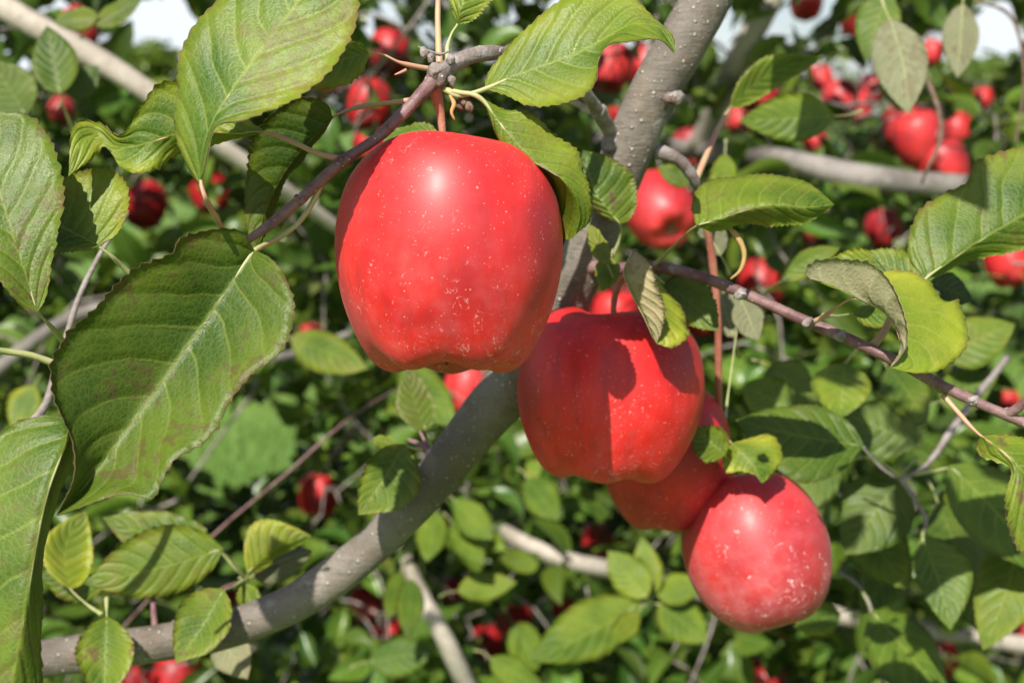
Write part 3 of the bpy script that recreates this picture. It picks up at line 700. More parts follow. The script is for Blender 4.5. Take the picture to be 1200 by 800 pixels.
# spur that carries the largest apple, joined to the limb behind the upper right leaf
T('branch', [(722, 168, .553), (702, 132, .53), (682, 106, .51), (640, 78, .48), (598, 63, .46), (560, 64, .448), (530, 76, .443), (512, 92, .44)], [.0034, .0030, .0026, .0024, .0023, .0023, .0027, .0031], M_TWIGG, 60, 14, .10, 3, 'short grey spur branch leaving the limb')
T('branch', [(512, 88, .44), (500, 104, .437), (470, 135, .432), (440, 163, .428), (402, 189, .423), (350, 235, .42), (318, 262, .418), (288, 283, .416)], [.0030, .0022, .0019, .0018, .0019, .0018, .0017, .0014], M_TWIG, 70, 14, .07, 4, 'purple brown shoot slanting down to the left')
T('branch', [(516, 88, .441), (514, 55, .444), (513, 20, .448), (515, -40, .452)], [.0014, .0011, .0010, .0009], M_PETR, 20, 10, .04, 6)
lump(514, 88, .438, .0042, M_TWIGG, 'spur', (1.0, 1.15, .9), 7)
for i, (x, y, d, r) in enumerate([(545, 118, .438, .0016), (550, 125, .437, .0015), (540, 122, .44, .0017), (528, 70, .438, .0014), (497, 62, .437, .0015), (505, 68, .437, .0013), (530, 95, .436, .0014)]):
    lump(x, y, d, r, M_DRY if i < 3 else M_TWIGG, 'bud_scale', (1, 1.4, .8), 10+i)
T('stipule', [(527, 112, .437), (532, 122, .436), (529, 132, .435), (533, 141, .435)], [.0005, .0009, .0007, .0003], M_STIP, 12, 6)
T('stipule', [(490, 55, .437), (503, 60, .437), (515, 64, .438), (527, 60, .437)], [.0003, .0005, .0006, .0003], M_TWIGG, 10, 6)
T('stipule', [(476, 82, .434), (470, 85, .433), (462, 88, .432)], [.0006, .0005, .0002], M_PETR, 8, 6)
# thin purple shoot to the right, carrying the second apple
T('branch', [(672, 318, .562), (700, 313, .553), (726, 316, .547), (770, 313, .538), (820, 324, .525), (870, 343, .511), (930, 370, .497), (1000, 400, .485), (1060, 428, .48), (1110, 455, .476), (1160, 478, .473), (1210, 500, .47), (1300, 545, .46), (1420, 600, .45)], [.0034, .0030, .0027, .0024, .0022, .0022, .0022, .0022, .0021, .002, .002, .002, .0018, .0015], M_TWIG, 110, 14, .06, 8, 'thin purple brown shoot running to the right edge')
T('branch', [(766, 178, .556), (780, 180, .556), (798, 190, .558), (812, 208, .562), (820, 230, .57)], [.0034, .0030, .0026, .0024, .0018], M_TWIGG, 30, 12, .08, 9, 'dark arched side twig of the limb')
T('branch', [(815, 216, .566), (824, 245, .572), (834, 300, .58), (841, 370, .585), (842, 440, .592), (844, 492, .60), (850, 530, .605), (862, 565, .61)], [.0018, .0019, .0018, .0017, .0017, .0016, .0014, .0012], M_SHOOT, 60, 10, .08, 9, 'upright red brown shoot beside the second largest apple')
T('branch', [(815, 212, .563), (842, 150, .60), (855, 128, .66)], [.0016, .0012, .001], M_PETR, 16, 8, .06, 10)
for i, (a, b) in enumerate([((947, 379), (958, 372)), ((1018, 408), (1025, 398)), ((1105, 455), (1112, 466)), ((1180, 484), (1196, 474)), ((868, 345), (874, 338))]):
    lump(a[0], a[1], .484-.0001*i, .0022, M_TWIGG, 'bud', (1.1, 1, 1), 30+i)
T('petiole', [(1022, 405, .487), (1034, 392, .489), (1044, 370, .492), (1050, 345, .496)], [.0017, .0015, .001, .0008], M_PETR, 14, 8)
T('petiole', [(1180, 486, .472), (1195, 476, .468), (1215, 455, .464)], [.0019, .0016, .0013], M_TWIG, 10, 10)
for i, (x, y, d, rr) in enumerate([(404, 188, .4225, .0022), (455, 149, .4295, .0018), (352, 234, .4195, .0019), (318, 263, .4172, .0017), (598, 62, .458, .0028), (660, 90, .494, .0028), (702, 131, .528, .0032), (790, 316, .5325, .0024), (985, 394, .4855, .0022), (1140, 469, .4735, .0021)]):
    lump(x, y, d, rr, M_TWIGG if i not in (0, 1, 2, 3) else M_TWIG, 'node', (1.1, 1.0, 1.0), 50+i)
lump(596, 60, .4555, .0013, M_STIP, 'scar', (1, 1, .5), 70)
# withered curled stipule
T('stipule', [(848, 262, .495), (862, 275, .494), (872, 296, .494), (868, 316, .494), (856, 327, .495)], [.0004, .0013, .0011, .0008, .0004], M_STIP, 20, 6)
# grey twigs at right, farther in
T('branch', [(1180, 420, .80), (1140, 470, .76), (1112, 508, .735), (1085, 545, .72), (1055, 560, .72), (1030, 545, .72), (1010, 522, .715)], [.0022, .002, .0022, .0022, .0018, .0009, .0007], M_TWIGG, 40, 10, .12, 12, 'grey twig with dark leaves at lower right')
T('branch', [(1055, 560, .72), (1072, 585, .715), (1085, 608, .71), (1082, 630, .705)], [.0016, .0013, .0012, .0008], M_TWIGG, 20, 8, .1, 13)
T('branch', [(985, 670, .80), (1010, 690, .78), (1025, 730, .77), (1035, 800, .76), (1040, 900, .75)], [.001, .0012, .0014, .0016, .0018], M_TWIGG, 20, 8, .1, 14)
T('branch', [(1085, 90, .95), (1100, 130, .94), (1102, 165, .94), (1088, 195, .94), (1080, 215, .95)], [.0016, .0018, .0016, .0013, .001], M_DRY, 24, 8, .1, 15)
T('branch', [(1140, 0, 1.0), (1180, 15, 1.0), (1195, 45, 1.0), (1200, 100, 1.0), (1190, 170, 1.0)], [.0012, .0014, .0013, .0012, .001], M_DRY, 24, 8, .1, 16)
# left side twigs
T('branch', [(-120, 560, .50), (0, 520, .52), (50, 480, .53), (70, 420, .535), (92, 350, .54), (108, 315, .545), (125, 285, .55), (150, 250, .56)], [.003, .0022, .0018, .0017, .0014, .0012, .001, .0008], M_TWIGG, 30, 10, .1, 17)
T('petiole', [(-40, 405, .42), (0, 411, .43), (35, 416, .435), (70, 428, .44)], [.0010, .0011, .0012, .0012], M_PET, 14, 8)
T('branch', [(290, 680, .64), (262, 690, .62), (225, 715, .61), (200, 735, .603)], [.001, .0015, .0018, .002], M_TWIG, 14, 8, .1, 18)
T('branch', [(170, 640, .64), (178, 690, .62), (182, 745, .603)], [.001, .0013, .0016], M_TWIG, 14, 8, .1, 19)
T('branch', [(478, 515, .60), (495, 522, .59), (512, 536, .585)], [.0009, .0014, .0018], M_TWIG, 14, 8, .1, 20)
T('branch', [(492, 505, .60), (500, 520, .592), (512, 536, .585)], [.0007, .0009, .001], M_TWIG, 14, 8, .1, 21)
T('branch', [(120, 760, 1.0), (215, 660, .98), (280, 600, .97), (330, 560, .96), (385, 510, .98), (440, 470, 1.1), (520, 430, 1.3)], [.0009, .0010, .0011, .0012, .0011, .0009, .0007], M_TWIG, 20, 8, .1, 22)

# ---------------------------------------------------------------- hand shaped leaves
LEAFN = [0]
def leaf(d, base, tip, cols, mid, tint=(.3, .3, 1), face='top', pet=None, rows=84, nc=6, teeth=26, amp=.0015, pmat=None, label=None, prad=.0009, wav=.0006, tilt=0):
    """cols: polylines (px, py, dz mm) from one margin across to the other, base and tip shared; mid: index of the midrib"""
    LEAFN[0] += 1; g = np.random.default_rng(LEAFN[0])
    tt = math.tan(R(tilt))*d/FPX
    W = lambda q: P(q[0], q[1], d + q[2]*.001 - (q[1]-base[1])*tt)
    rs = np.array([crom([W(base)] + [W(q) for q in c] + [W(tip)], rows+1) for c in cols])   # C x rows x 3
    C = len(cols); N = (C-1)*nc + 1
    # uneven spacing so that the cross-section spline keeps each control column
    pos = np.zeros((rows+1, N, 3))
    for i in range(rows+1):
        pos[i] = np.concatenate([crom_uniform(rs[:, i], nc, mid)])
    du = np.gradient(pos, axis=0); dv = np.gradient(pos, axis=1)
    nr = np.cross(du, dv); ln = np.linalg.norm(nr, axis=2, keepdims=True); nr = nr/(ln+1e-12)
    area = ln[..., 0]; flip = 1.0
    vdir = CAM - pos[rows//2, mid*nc]
    cen = (nr*area[..., None])[3:-3, mid*nc+1:].sum((0, 1))
    toward = cen @ vdir > 0
    if toward != (face == 'top'): flip = -1.0
    nr = nr*flip                                                      # now on the upper side
    s = np.abs(np.arange(N) - mid*nc)/np.where(np.arange(N) < mid*nc, max(1, mid*nc), max(1, N-1-mid*nc))
    t = np.linspace(0, 1, rows+1)
    # gentle waviness growing to the margin, plus raised fields between side veins
    p1, p2 = g.uniform(0, 6.28, 2)
    wv = wav*(s[None]**1.6)*(np.sin(11*t+p1)[:, None] + .6*np.sin(23*t+p2)[:, None]*np.sign(np.arange(N)-mid*nc)[None])*np.sin(math.pi*t)[:, None]
    vph = np.abs(((t[:, None] - .26*s[None]**1.15)*8 % 1) - .5)
    wv = wv + (.00020 if rows > 60 else .00006)*np.minimum(vph*3, 1)*(1-s[None]**4)*np.sin(math.pi*t)[:, None]**.5
    pos = pos + nr*wv[..., None]
    # saw teeth
    per = rows/teeth
    saw = ((np.arange(rows+1) % per)/per)
    irr = np.repeat(g.uniform(.45, 1.25, teeth+2), max(1, int(round(per))))[:rows+1]
    if len(irr) < rows+1: irr = np.pad(irr, (0, rows+1-len(irr)), mode='edge')
    for e, inn in ((0, 1), (N-1, N-2)):
        dirv = pos[:, e]-pos[:, inn]; dirv /= np.linalg.norm(dirv, axis=1)[:, None]+1e-9
        pos[:, e] += dirv*(amp*saw*irr*np.sin(math.pi*np.clip(t*1.02, 0, 1))**.5)[:, None]
    th = .00030
    top = pos.reshape(-1, 3); bot = (pos - nr*th).reshape(-1, 3)
    idx = np.arange((rows+1)*N).reshape(rows+1, N); n0 = len(top)
    a, b, c, e = idx[:-1, :-1].ravel(), idx[:-1, 1:].ravel(), idx[1:, 1:].ravel(), idx[1:, :-1].ravel()
    # np.cross(du, dv) points along the order row -> column
    F1 = np.stack([a, e, c, b], 1); 
    if flip < 0: F1 = F1[:, ::-1]
    F2 = F1[:, ::-1] + n0
    rim = []
    for col in (0, N-1):
        l = idx[:, col]
        rim.append(np.stack([l[:-1], l[1:], l[1:]+n0, l[:-1]+n0], 1))
    rim = np.concatenate(rim)
    F = np.concatenate([F1, F2, rim]); mi = np.concatenate([np.zeros(len(F1)), np.ones(len(F2)), np.ones(len(rim))]).astype(int)
    vv = np.where(np.arange(N) < mid*nc, .5-.5*s, .5+.5*s)
    uv = np.stack(np.meshgrid(t, vv, indexing='ij'), -1).reshape(-1, 2); uv = np.concatenate([uv, uv])
    o = mesh('leaf', np.concatenate([top, bot]), F.tolist(), None, tree, uv=uv, mats=[M_LEAF, M_UNDER], midx=mi)
    o.color = (*tint, 1)
    if label: o['label'] = label
    # petiole running on as the midrib
    mr = pos[:, mid*nc] - nr[:, mid*nc]*(th*1.7); k = np.linspace(1, rows*.96, 9).astype(int)
    pp = ([P(q[0], q[1], q[2]) for q in pet] if pet else []) + list(mr[k])
    rad = ([prad*1.25] + [prad]*(len(pet)-1) if pet else []) + list(np.linspace(prad*.5, .00008, 9))
    V, Fp = tube_geo(pp, rad, 46, 8, .03, LEAFN[0])
    po = mesh('petiole', V, Fp, pmat or M_PET); po.parent = o
    return o
def crom_uniform(pts, nc, mid):
    C = len(pts); out = []
    m = np.zeros_like(pts); m[1:-1] = (pts[2:]-pts[:-2])/2; m[0] = pts[1]-pts[0]; m[-1] = pts[-1]-pts[-2]
    for k in range(C-1):
        x = np.arange(nc)/nc; x = x[:, None]; ch = pts[k+1]-pts[k]
        ma = .2*m[k]+.8*ch if k == mid else m[k]; mb = .2*m[k+1]+.8*ch if k+1 == mid else m[k+1]      # the blade folds at the midrib
        out.append((2*x**3-3*x**2+1)*pts[k] + (x**3-2*x**2+x)*ma + (-2*x**3+3*x**2)*pts[k+1] + (x**3-x**2)*mb)
    out.append(pts[-1:]); return np.concatenate(out)
WPROF = [(.07, .42), (.2, .80), (.36, 1.0), (.52, .97), (.68, .78), (.82, .50), (.93, .2)]
def qleaf(d, b, t, wl, wr, tint=(.3, .2, 1), fold=(0, 0), dzt=0, bend=0, face='top', pet=None, rows=42, label=None, droop=0, pmat=None, tilt=24):
    """leaf laid from b to t (pixels); wl, wr: half widths as a share of its length; fold: depth of each margin in mm"""
    bx, by = b; tx, ty = t; L = math.hypot(tx-bx, ty-by); ux, uy = (tx-bx)/L, (ty-by)/L; nx, ny = uy, -ux
    def pt(s, w, dz):
        return (bx + ux*L*s + nx*(w*L + bend*L*math.sin(math.pi*s)), by + uy*L*s + ny*(w*L + bend*L*math.sin(math.pi*s)), dz + dzt*s + droop*math.sin(math.pi*s))
    Lc = [pt(s, wl*w, fold[0]*w) for s, w in WPROF]; Rc = [pt(s, -wr*w, fold[1]*w) for s, w in WPROF]; Mc = [pt(s, 0, 0) for s, w in WPROF]
    return leaf(d, (bx, by, 0), (tx, ty, dzt), [Lc, Mc, Rc], 1, tint, face, pet, rows, 4, 18, .0013, pmat, label, tilt=tilt)

# --- leaves in focus
leaf(.386, (233, 214, 0), (392, -75, 6), [
    [(221, 198, 2), (208, 168, 3), (205, 140, 4), (209, 100, 5), (214, 62, 6), (243, 14, 6), (282, -25, 6), (340, -62, 6)],
    [(236, 185, -2), (247, 148, -3), (272, 106, -2), (305, 60, 0), (345, 8, 2), (372, -36, 4)],
    [(241, 190, -5), (252, 147, -7), (290, 138, -5), (345, 116, -3), (385, 82, -2), (411, 40, 0), (418, -5, 2), (412, -45, 4)]],
    1, (.40, .42, 1.1), 'top', [(284, 283, .416), (266, 274, .412), (250, 250, .397), (240, 230, .384)], pmat=M_PETR, tilt=8, label='large pale green leaf with brown speckled margin')
leaf(.425, (312, 155, 0), (80, 207, -4), [
    [(285, 138, 2), (245, 112, 2), (213, 97, 0), (185, 101, -2), (166, 126, -2), (143, 158, 0), (118, 147, 6), (98, 141, 4), (86, 150, 0)],
    [(280, 156, 0), (240, 155, 0), (205, 158, 0), (165, 170, 0), (138, 172, 3), (114, 158, 6), (95, 170, 0)],
    [(280, 162, 4), (235, 174, 6), (205, 182, 4), (182, 196, 0), (163, 203, -2), (142, 196, 0), (122, 172, 4), (105, 187, 0)]],
    1, (.55, .2, 1.2), 'top', [(396, 186, .4235), (370, 179, .424), (340, 165, .425)], pmat=M_PETR, label='curled yellow green leaf behind the large top leaf')
leaf(.402, (44, 366, 4), (-60, 95, 0), [
    [(28, 360, 2), (5, 335, -3), (-25, 300, -6), (-60, 235, -6), (-80, 170, -4)],
    [(33, 330, 2), (18, 285, 0), (2, 235, 0), (-20, 180, 0), (-42, 130, 0)],
    [(54, 345, 4), (60, 305, 3), (70, 255, 2), (72, 222, 1), (66, 190, 2), (54, 158, 3), (30, 136, 4), (0, 132, 4), (-35, 112, 2)]],
    1, (.2, .6, .95), 'top', [(78, 405, .44), (62, 385, .42), (50, 372, .409)], tilt=14, label='large green leaf cut by the left edge')
leaf(.430, (116, 288, 0), (20, 240, 4), [
    [(138, 272, 2), (150, 236, 2), (143, 212, 2), (120, 197, 2), (92, 203, 2), (65, 215, 3), (40, 228, 4)],
    [(98, 279, 0), (75, 268, 0), (50, 256, 2)],
    [(100, 293, -4), (75, 294, -6), (50, 283, -4), (32, 262, 0)]],
    1, (.5, .35, 1.1), 'top', [(155, 323, .44), (140, 309, .436), (128, 298, .432)], tilt=8, label='pale leaf with dark lower half beside the cut leaf')
leaf(.405, (298, 293, 2), (66, 604, -8), [
    [(283, 272, -5), (242, 271, -10), (208, 284, -16), (203, 296, -16), (155, 319, -18), (118, 357, -21), (80, 395, -22), (63, 430, -22), (68, 475, -21), (85, 522, -17), (86, 562, -16)],
    [(275, 326, 1), (248, 365, 1), (222, 402, 1), (185, 454, 0), (148, 505, -2), (105, 562, -6)],
    [(318, 304, -3), (338, 335, -8), (343, 372, -10), (328, 412, -12), (290, 442, -12), (262, 476, -12), (240, 512, -14), (205, 537, -15), (190, 560, -15), (180, 582, -15), (145, 578, -15), (112, 588, -14)]],
    1, (.16, .6, .82), 'top', [(378, 210, .4225), (366, 238, .4230), (347, 264, .4225), (322, 281, .420), (306, 289, .412)], rows=110, nc=9, teeth=36, tilt=13, label='big broad green leaf, dark upper half and bright lower half')
leaf(.385, (81, 490, 6), (-20, 930, 0), [
    [(50, 487, 5), (10, 500, 4), (-35, 545, 2), (-65, 625, 0), (-75, 745, 0), (-60, 860, 0)],
    [(76, 520, 0), (60, 560, -4), (45, 622, -6), (30, 710, -6), (12, 810, -4)],
    [(88, 512, 6), (88, 536, 8), (68, 583, 6), (50, 650, 4), (47, 722, 4), (50, 800, 4), (30, 880, 2)]],
    1, (.22, .35, 1.0), 'top', None, rows=100, nc=8, tilt=10, label='large quilted green leaf in the lower left corner')
leaf(.448, (390, 138, 0), (297, 296, 6), [
    [(384, 124, -2), (362, 115, -3), (338, 121, -3), (312, 142, -2), (296, 168, 0), (290, 205, 4), (287, 250, 6)],
    [(366, 163, 2), (342, 190, 4), (318, 230, 6), (305, 265, 6)],
    [(377, 160, 6), (358, 180, 8), (340, 203, 9), (326, 235, 10), (312, 270, 8)]],
    1, (.25, .3, .75), 'top', [(480, 118, .437), (445, 122, .442), (415, 127, .446), (400, 132, .448)], pmat=M_PETR, label='dark olive leaf in shade hanging above the left shoot')
leaf(.431, (568, 104, 4), (791, 63, -2), [
    [(573, 85, 6), (587, 66, 5), (612, 38, 3), (648, 8, 2), (690, -6, 2), (738, -4, 2), (760, 14, 2), (776, 28, 2), (788, 42, 0)],
    [(590, 94, 4), (640, 76, 1), (680, 61, -1), (708, 46, -1), (745, 28, 0), (776, 36, 0)],
    [(590, 110, 4), (616, 121, 0), (650, 122, -4), (682, 112, -7), (700, 92, -8), (704, 68, -11), (716, 51, -12), (745, 46, -10), (774, 47, -6)]],
    1, (.42, .18, 1.1), 'top', [(520, 104, .438), (535, 112, .437), (552, 110, .436)], tilt=14, label='bright green leaf with curled tip over the spur')
leaf(.432, (566, 116, 2), (676, 274, 4), [
    [(574, 138, 4), (588, 168, 6), (606, 183, 11), (630, 200, 15), (648, 235, 17), (659, 274, 14), (666, 280, 8)],
    [(575, 138, 1), (589, 169, 0), (612, 186, -1), (642, 200, -2), (664, 220, -2), (678, 248, 1)],
    [(583, 140, 0), (604, 166, -2), (632, 193, -3), (660, 211, -3), (680, 238, 1)],
    [(592, 129, 4), (620, 132, 4), (650, 158, 3), (676, 178, 2), (684, 202, 2), (690, 230, 3), (691, 258, 5)]],
    2, (.42, .22, 1.05), 'top', [(524, 106, .438), (540, 109, .436), (555, 111, .434)], tilt=-6, label='bright green leaf lying on the shoulder of the largest apple')
leaf(.535, (727, 262, 0), (683, 176, 2), [
    [(715, 257, 2), (693, 242, 3), (685, 215, 3), (680, 193, 3)],
    [(713, 246, 0), (697, 224, 0), (688, 198, 1)],
    [(738, 256, 4), (745, 232, 5), (741, 206, 5), (722, 190, 4), (700, 180, 3)]],
    1, (.40, 1.0, .95), 'top', [(712, 313, .55), (722, 292, .545), (728, 272, .54)], label='brown blotched leaf between the largest apple and the limb')
leaf(.487, (816, 264, 0), (978, 240, 4), [
    [(811, 240, 6), (822, 217, 9), (852, 207, 10), (900, 207, 10), (940, 211, 9), (962, 225, 6)],
    [(838, 258, -3), (870, 247, -5), (905, 240, -5), (942, 243, -2)],
    [(832, 271, 2), (870, 264, 3), (912, 263, 4), (948, 259, 4), (968, 248, 4)]],
    1, (.45, .45, 1.0), 'top', [(765, 312, .539), (785, 293, .52), (803, 275, .50)], tilt=12, label='ridged olive green leaf above the thin right hand shoot')
leaf(.488, (1083, 328, 2), (1310, 200, 0), [
    [(1068, 308, 3), (1065, 285, 4), (1078, 248, 5), (1108, 226, 6), (1134, 214, 6), (1146, 190, 7), (1170, 181, 7), (1200, 172, 7), (1250, 165, 5)],
    [(1110, 308, 0), (1142, 286, 0), (1172, 268, 0), (1202, 251, 0), (1255, 225, 0)],
    [(1102, 321, 5), (1130, 308, 6), (1165, 299, 6), (1202, 290, 6), (1260, 262, 4)]],
    1, (.32, .55, .95), 'top', [(1070, 360, .498), (1078, 338, .492)], rows=100, nc=8, tilt=14, label='large serrated leaf at the right edge with brown sheen')
leaf(.462, (1000, 348, 0), (1043, 431, 0), [
    [(985, 338, -2), (962, 330, -4), (946, 322, -5), (954, 308, -7), (985, 304, -8), (1022, 311, -9), (1046, 334, -8), (1059, 372, -7), (1063, 402, -5), (1053, 421, -2)],
    [(1014, 353, 1), (1035, 364, 2), (1050, 384, 2), (1056, 405, 2), (1051, 421, 1)],
    [(1012, 330, 7), (1040, 318, 11), (1072, 321, 12), (1092, 336, 12), (1106, 352, 12), (1122, 350, 12), (1133, 385, 11), (1128, 411, 8), (1105, 431, 6), (1078, 437, 3)]],
    1, (.62, .12, 1.2), 'top', [(949, 379, .488), (965, 371, .482), (985, 357, .468)], pmat=M_PETR, rows=100, nc=9, tilt=16, label='curled yellow green leaf showing its grey underside')
leaf(.510, (744, 294, 2), (770, 403, -2), [
    [(760, 310, -7), (766, 328, -9), (776, 350, -10), (777, 376, -8)],
    [(732, 316, 0), (740, 342, -1), (754, 368, -2), (764, 390, -2)],
    [(770, 330, 8), (785, 345, 10), (797, 357, 9), (804, 378, 6), (805, 394, 2), (788, 407, -2)]],
    1, (1.0, .45, 1.15), 'top', [(733, 316, .545), (738, 303, .525)], tilt=8, label='folded leaf, tan underside and lime upper side, on the second apple')
leaf(.452, (536, 29, 0), (566, -60, 6), [
    [(530, 14, 0), (531, -5, 1), (540, -30, 3)],
    [(540, 10, -2), (548, -10, -1), (556, -34, 2)],
    [(553, 24, 0), (568, 6, 1), (580, -14, 3), (578, -38, 4)]],
    1, (.55, .15, 1.15), 'top', [(526, 80, .444), (524, 58, .448), (529, 40, .45)], label='small bright leaf above the spur, cut by the top edge')
leaf(.466, (1150, 511, 0), (1262, 655, 4), [
    [(1168, 509, 3), (1195, 512, 4), (1225, 535, 5), (1255, 590, 5)],
    [(1172, 526, 0), (1196, 550, -2), (1225, 590, 0)],
    [(1144, 522, 3), (1152, 536, 4), (1170, 540, 2), (1186, 550, 0), (1179, 580, -4), (1182, 612, -5), (1196, 642, -5), (1225, 668, -2)]],
    1, (.45, .9, 1.1), 'top', [(1105, 463, .477), (1120, 480, .473), (1138, 500, .468)], pmat=M_PETR, tilt=12, label='leaf with chewed brown margin at the right edge')
leaf(.482, (514, 157, 0), (448, 166, 4), [
    [(505, 148, 2), (490, 144, 3), (474, 148, 4), (458, 158, 4)],
    [(495, 154, 0), (475, 156, 1)],
    [(505, 163, -2), (480, 166, -2), (460, 168, 0)]],
    1, (.3, .2, .95), 'top', None, rows=40, nc=4)
qleaf(.545, (778, 331), (842, 388), .30, .26, (.25, .2, .9), (-3, 2), -4, .04, pet=[(760, 316, .54), (768, 324, .541)], label='green leaf under the shoot beside the second apple')
qleaf(.560, (850, 533), (813, 502), .45, .42, (.30, .15, .9), (-4, -4), -3, pet=[(850, 545, .585), (852, 538, .57)], label='small round cupped leaf between the lower apples')
leaf(.568, (858, 519, 0), (893, 566, -2), [
    [(846, 540, 4), (855, 553, 2), (872, 552, -1), (884, 555, -2)],
    [(868, 530, 0), (880, 542, -2), (888, 555, -2)],
    [(876, 514, 4), (900, 508, 5), (915, 528, 3), (914, 543, 1), (903, 558, 0)]],
    1, (.85, .15, 1.15), 'top', [(846, 505, .59), (851, 512, .572)], rows=48, nc=4, teeth=12, tilt=14, label='small lime yellow leaf lying on the lowest apple')
leaf(.572, (858, 520, 0), (905, 545, 2), [
    [(850, 532, 4), (858, 550, 4), (880, 553, 3)], [(872, 532, 0), (890, 540, 0)], [(872, 518, 4), (895, 525, 4)]],
    1, (.95, .3, 1.1), 'top', None, rows=30, nc=4, teeth=10)

qleaf(.432, (432, 61), (330, 92), .26, .22, (.6, .2, 1.1), (2, -3), 4, pet=[(508, 82, .440), (470, 74, .434), (448, 64, .432)], pmat=M_PETR, label='yellow green leaf mostly hidden behind the large top leaf')

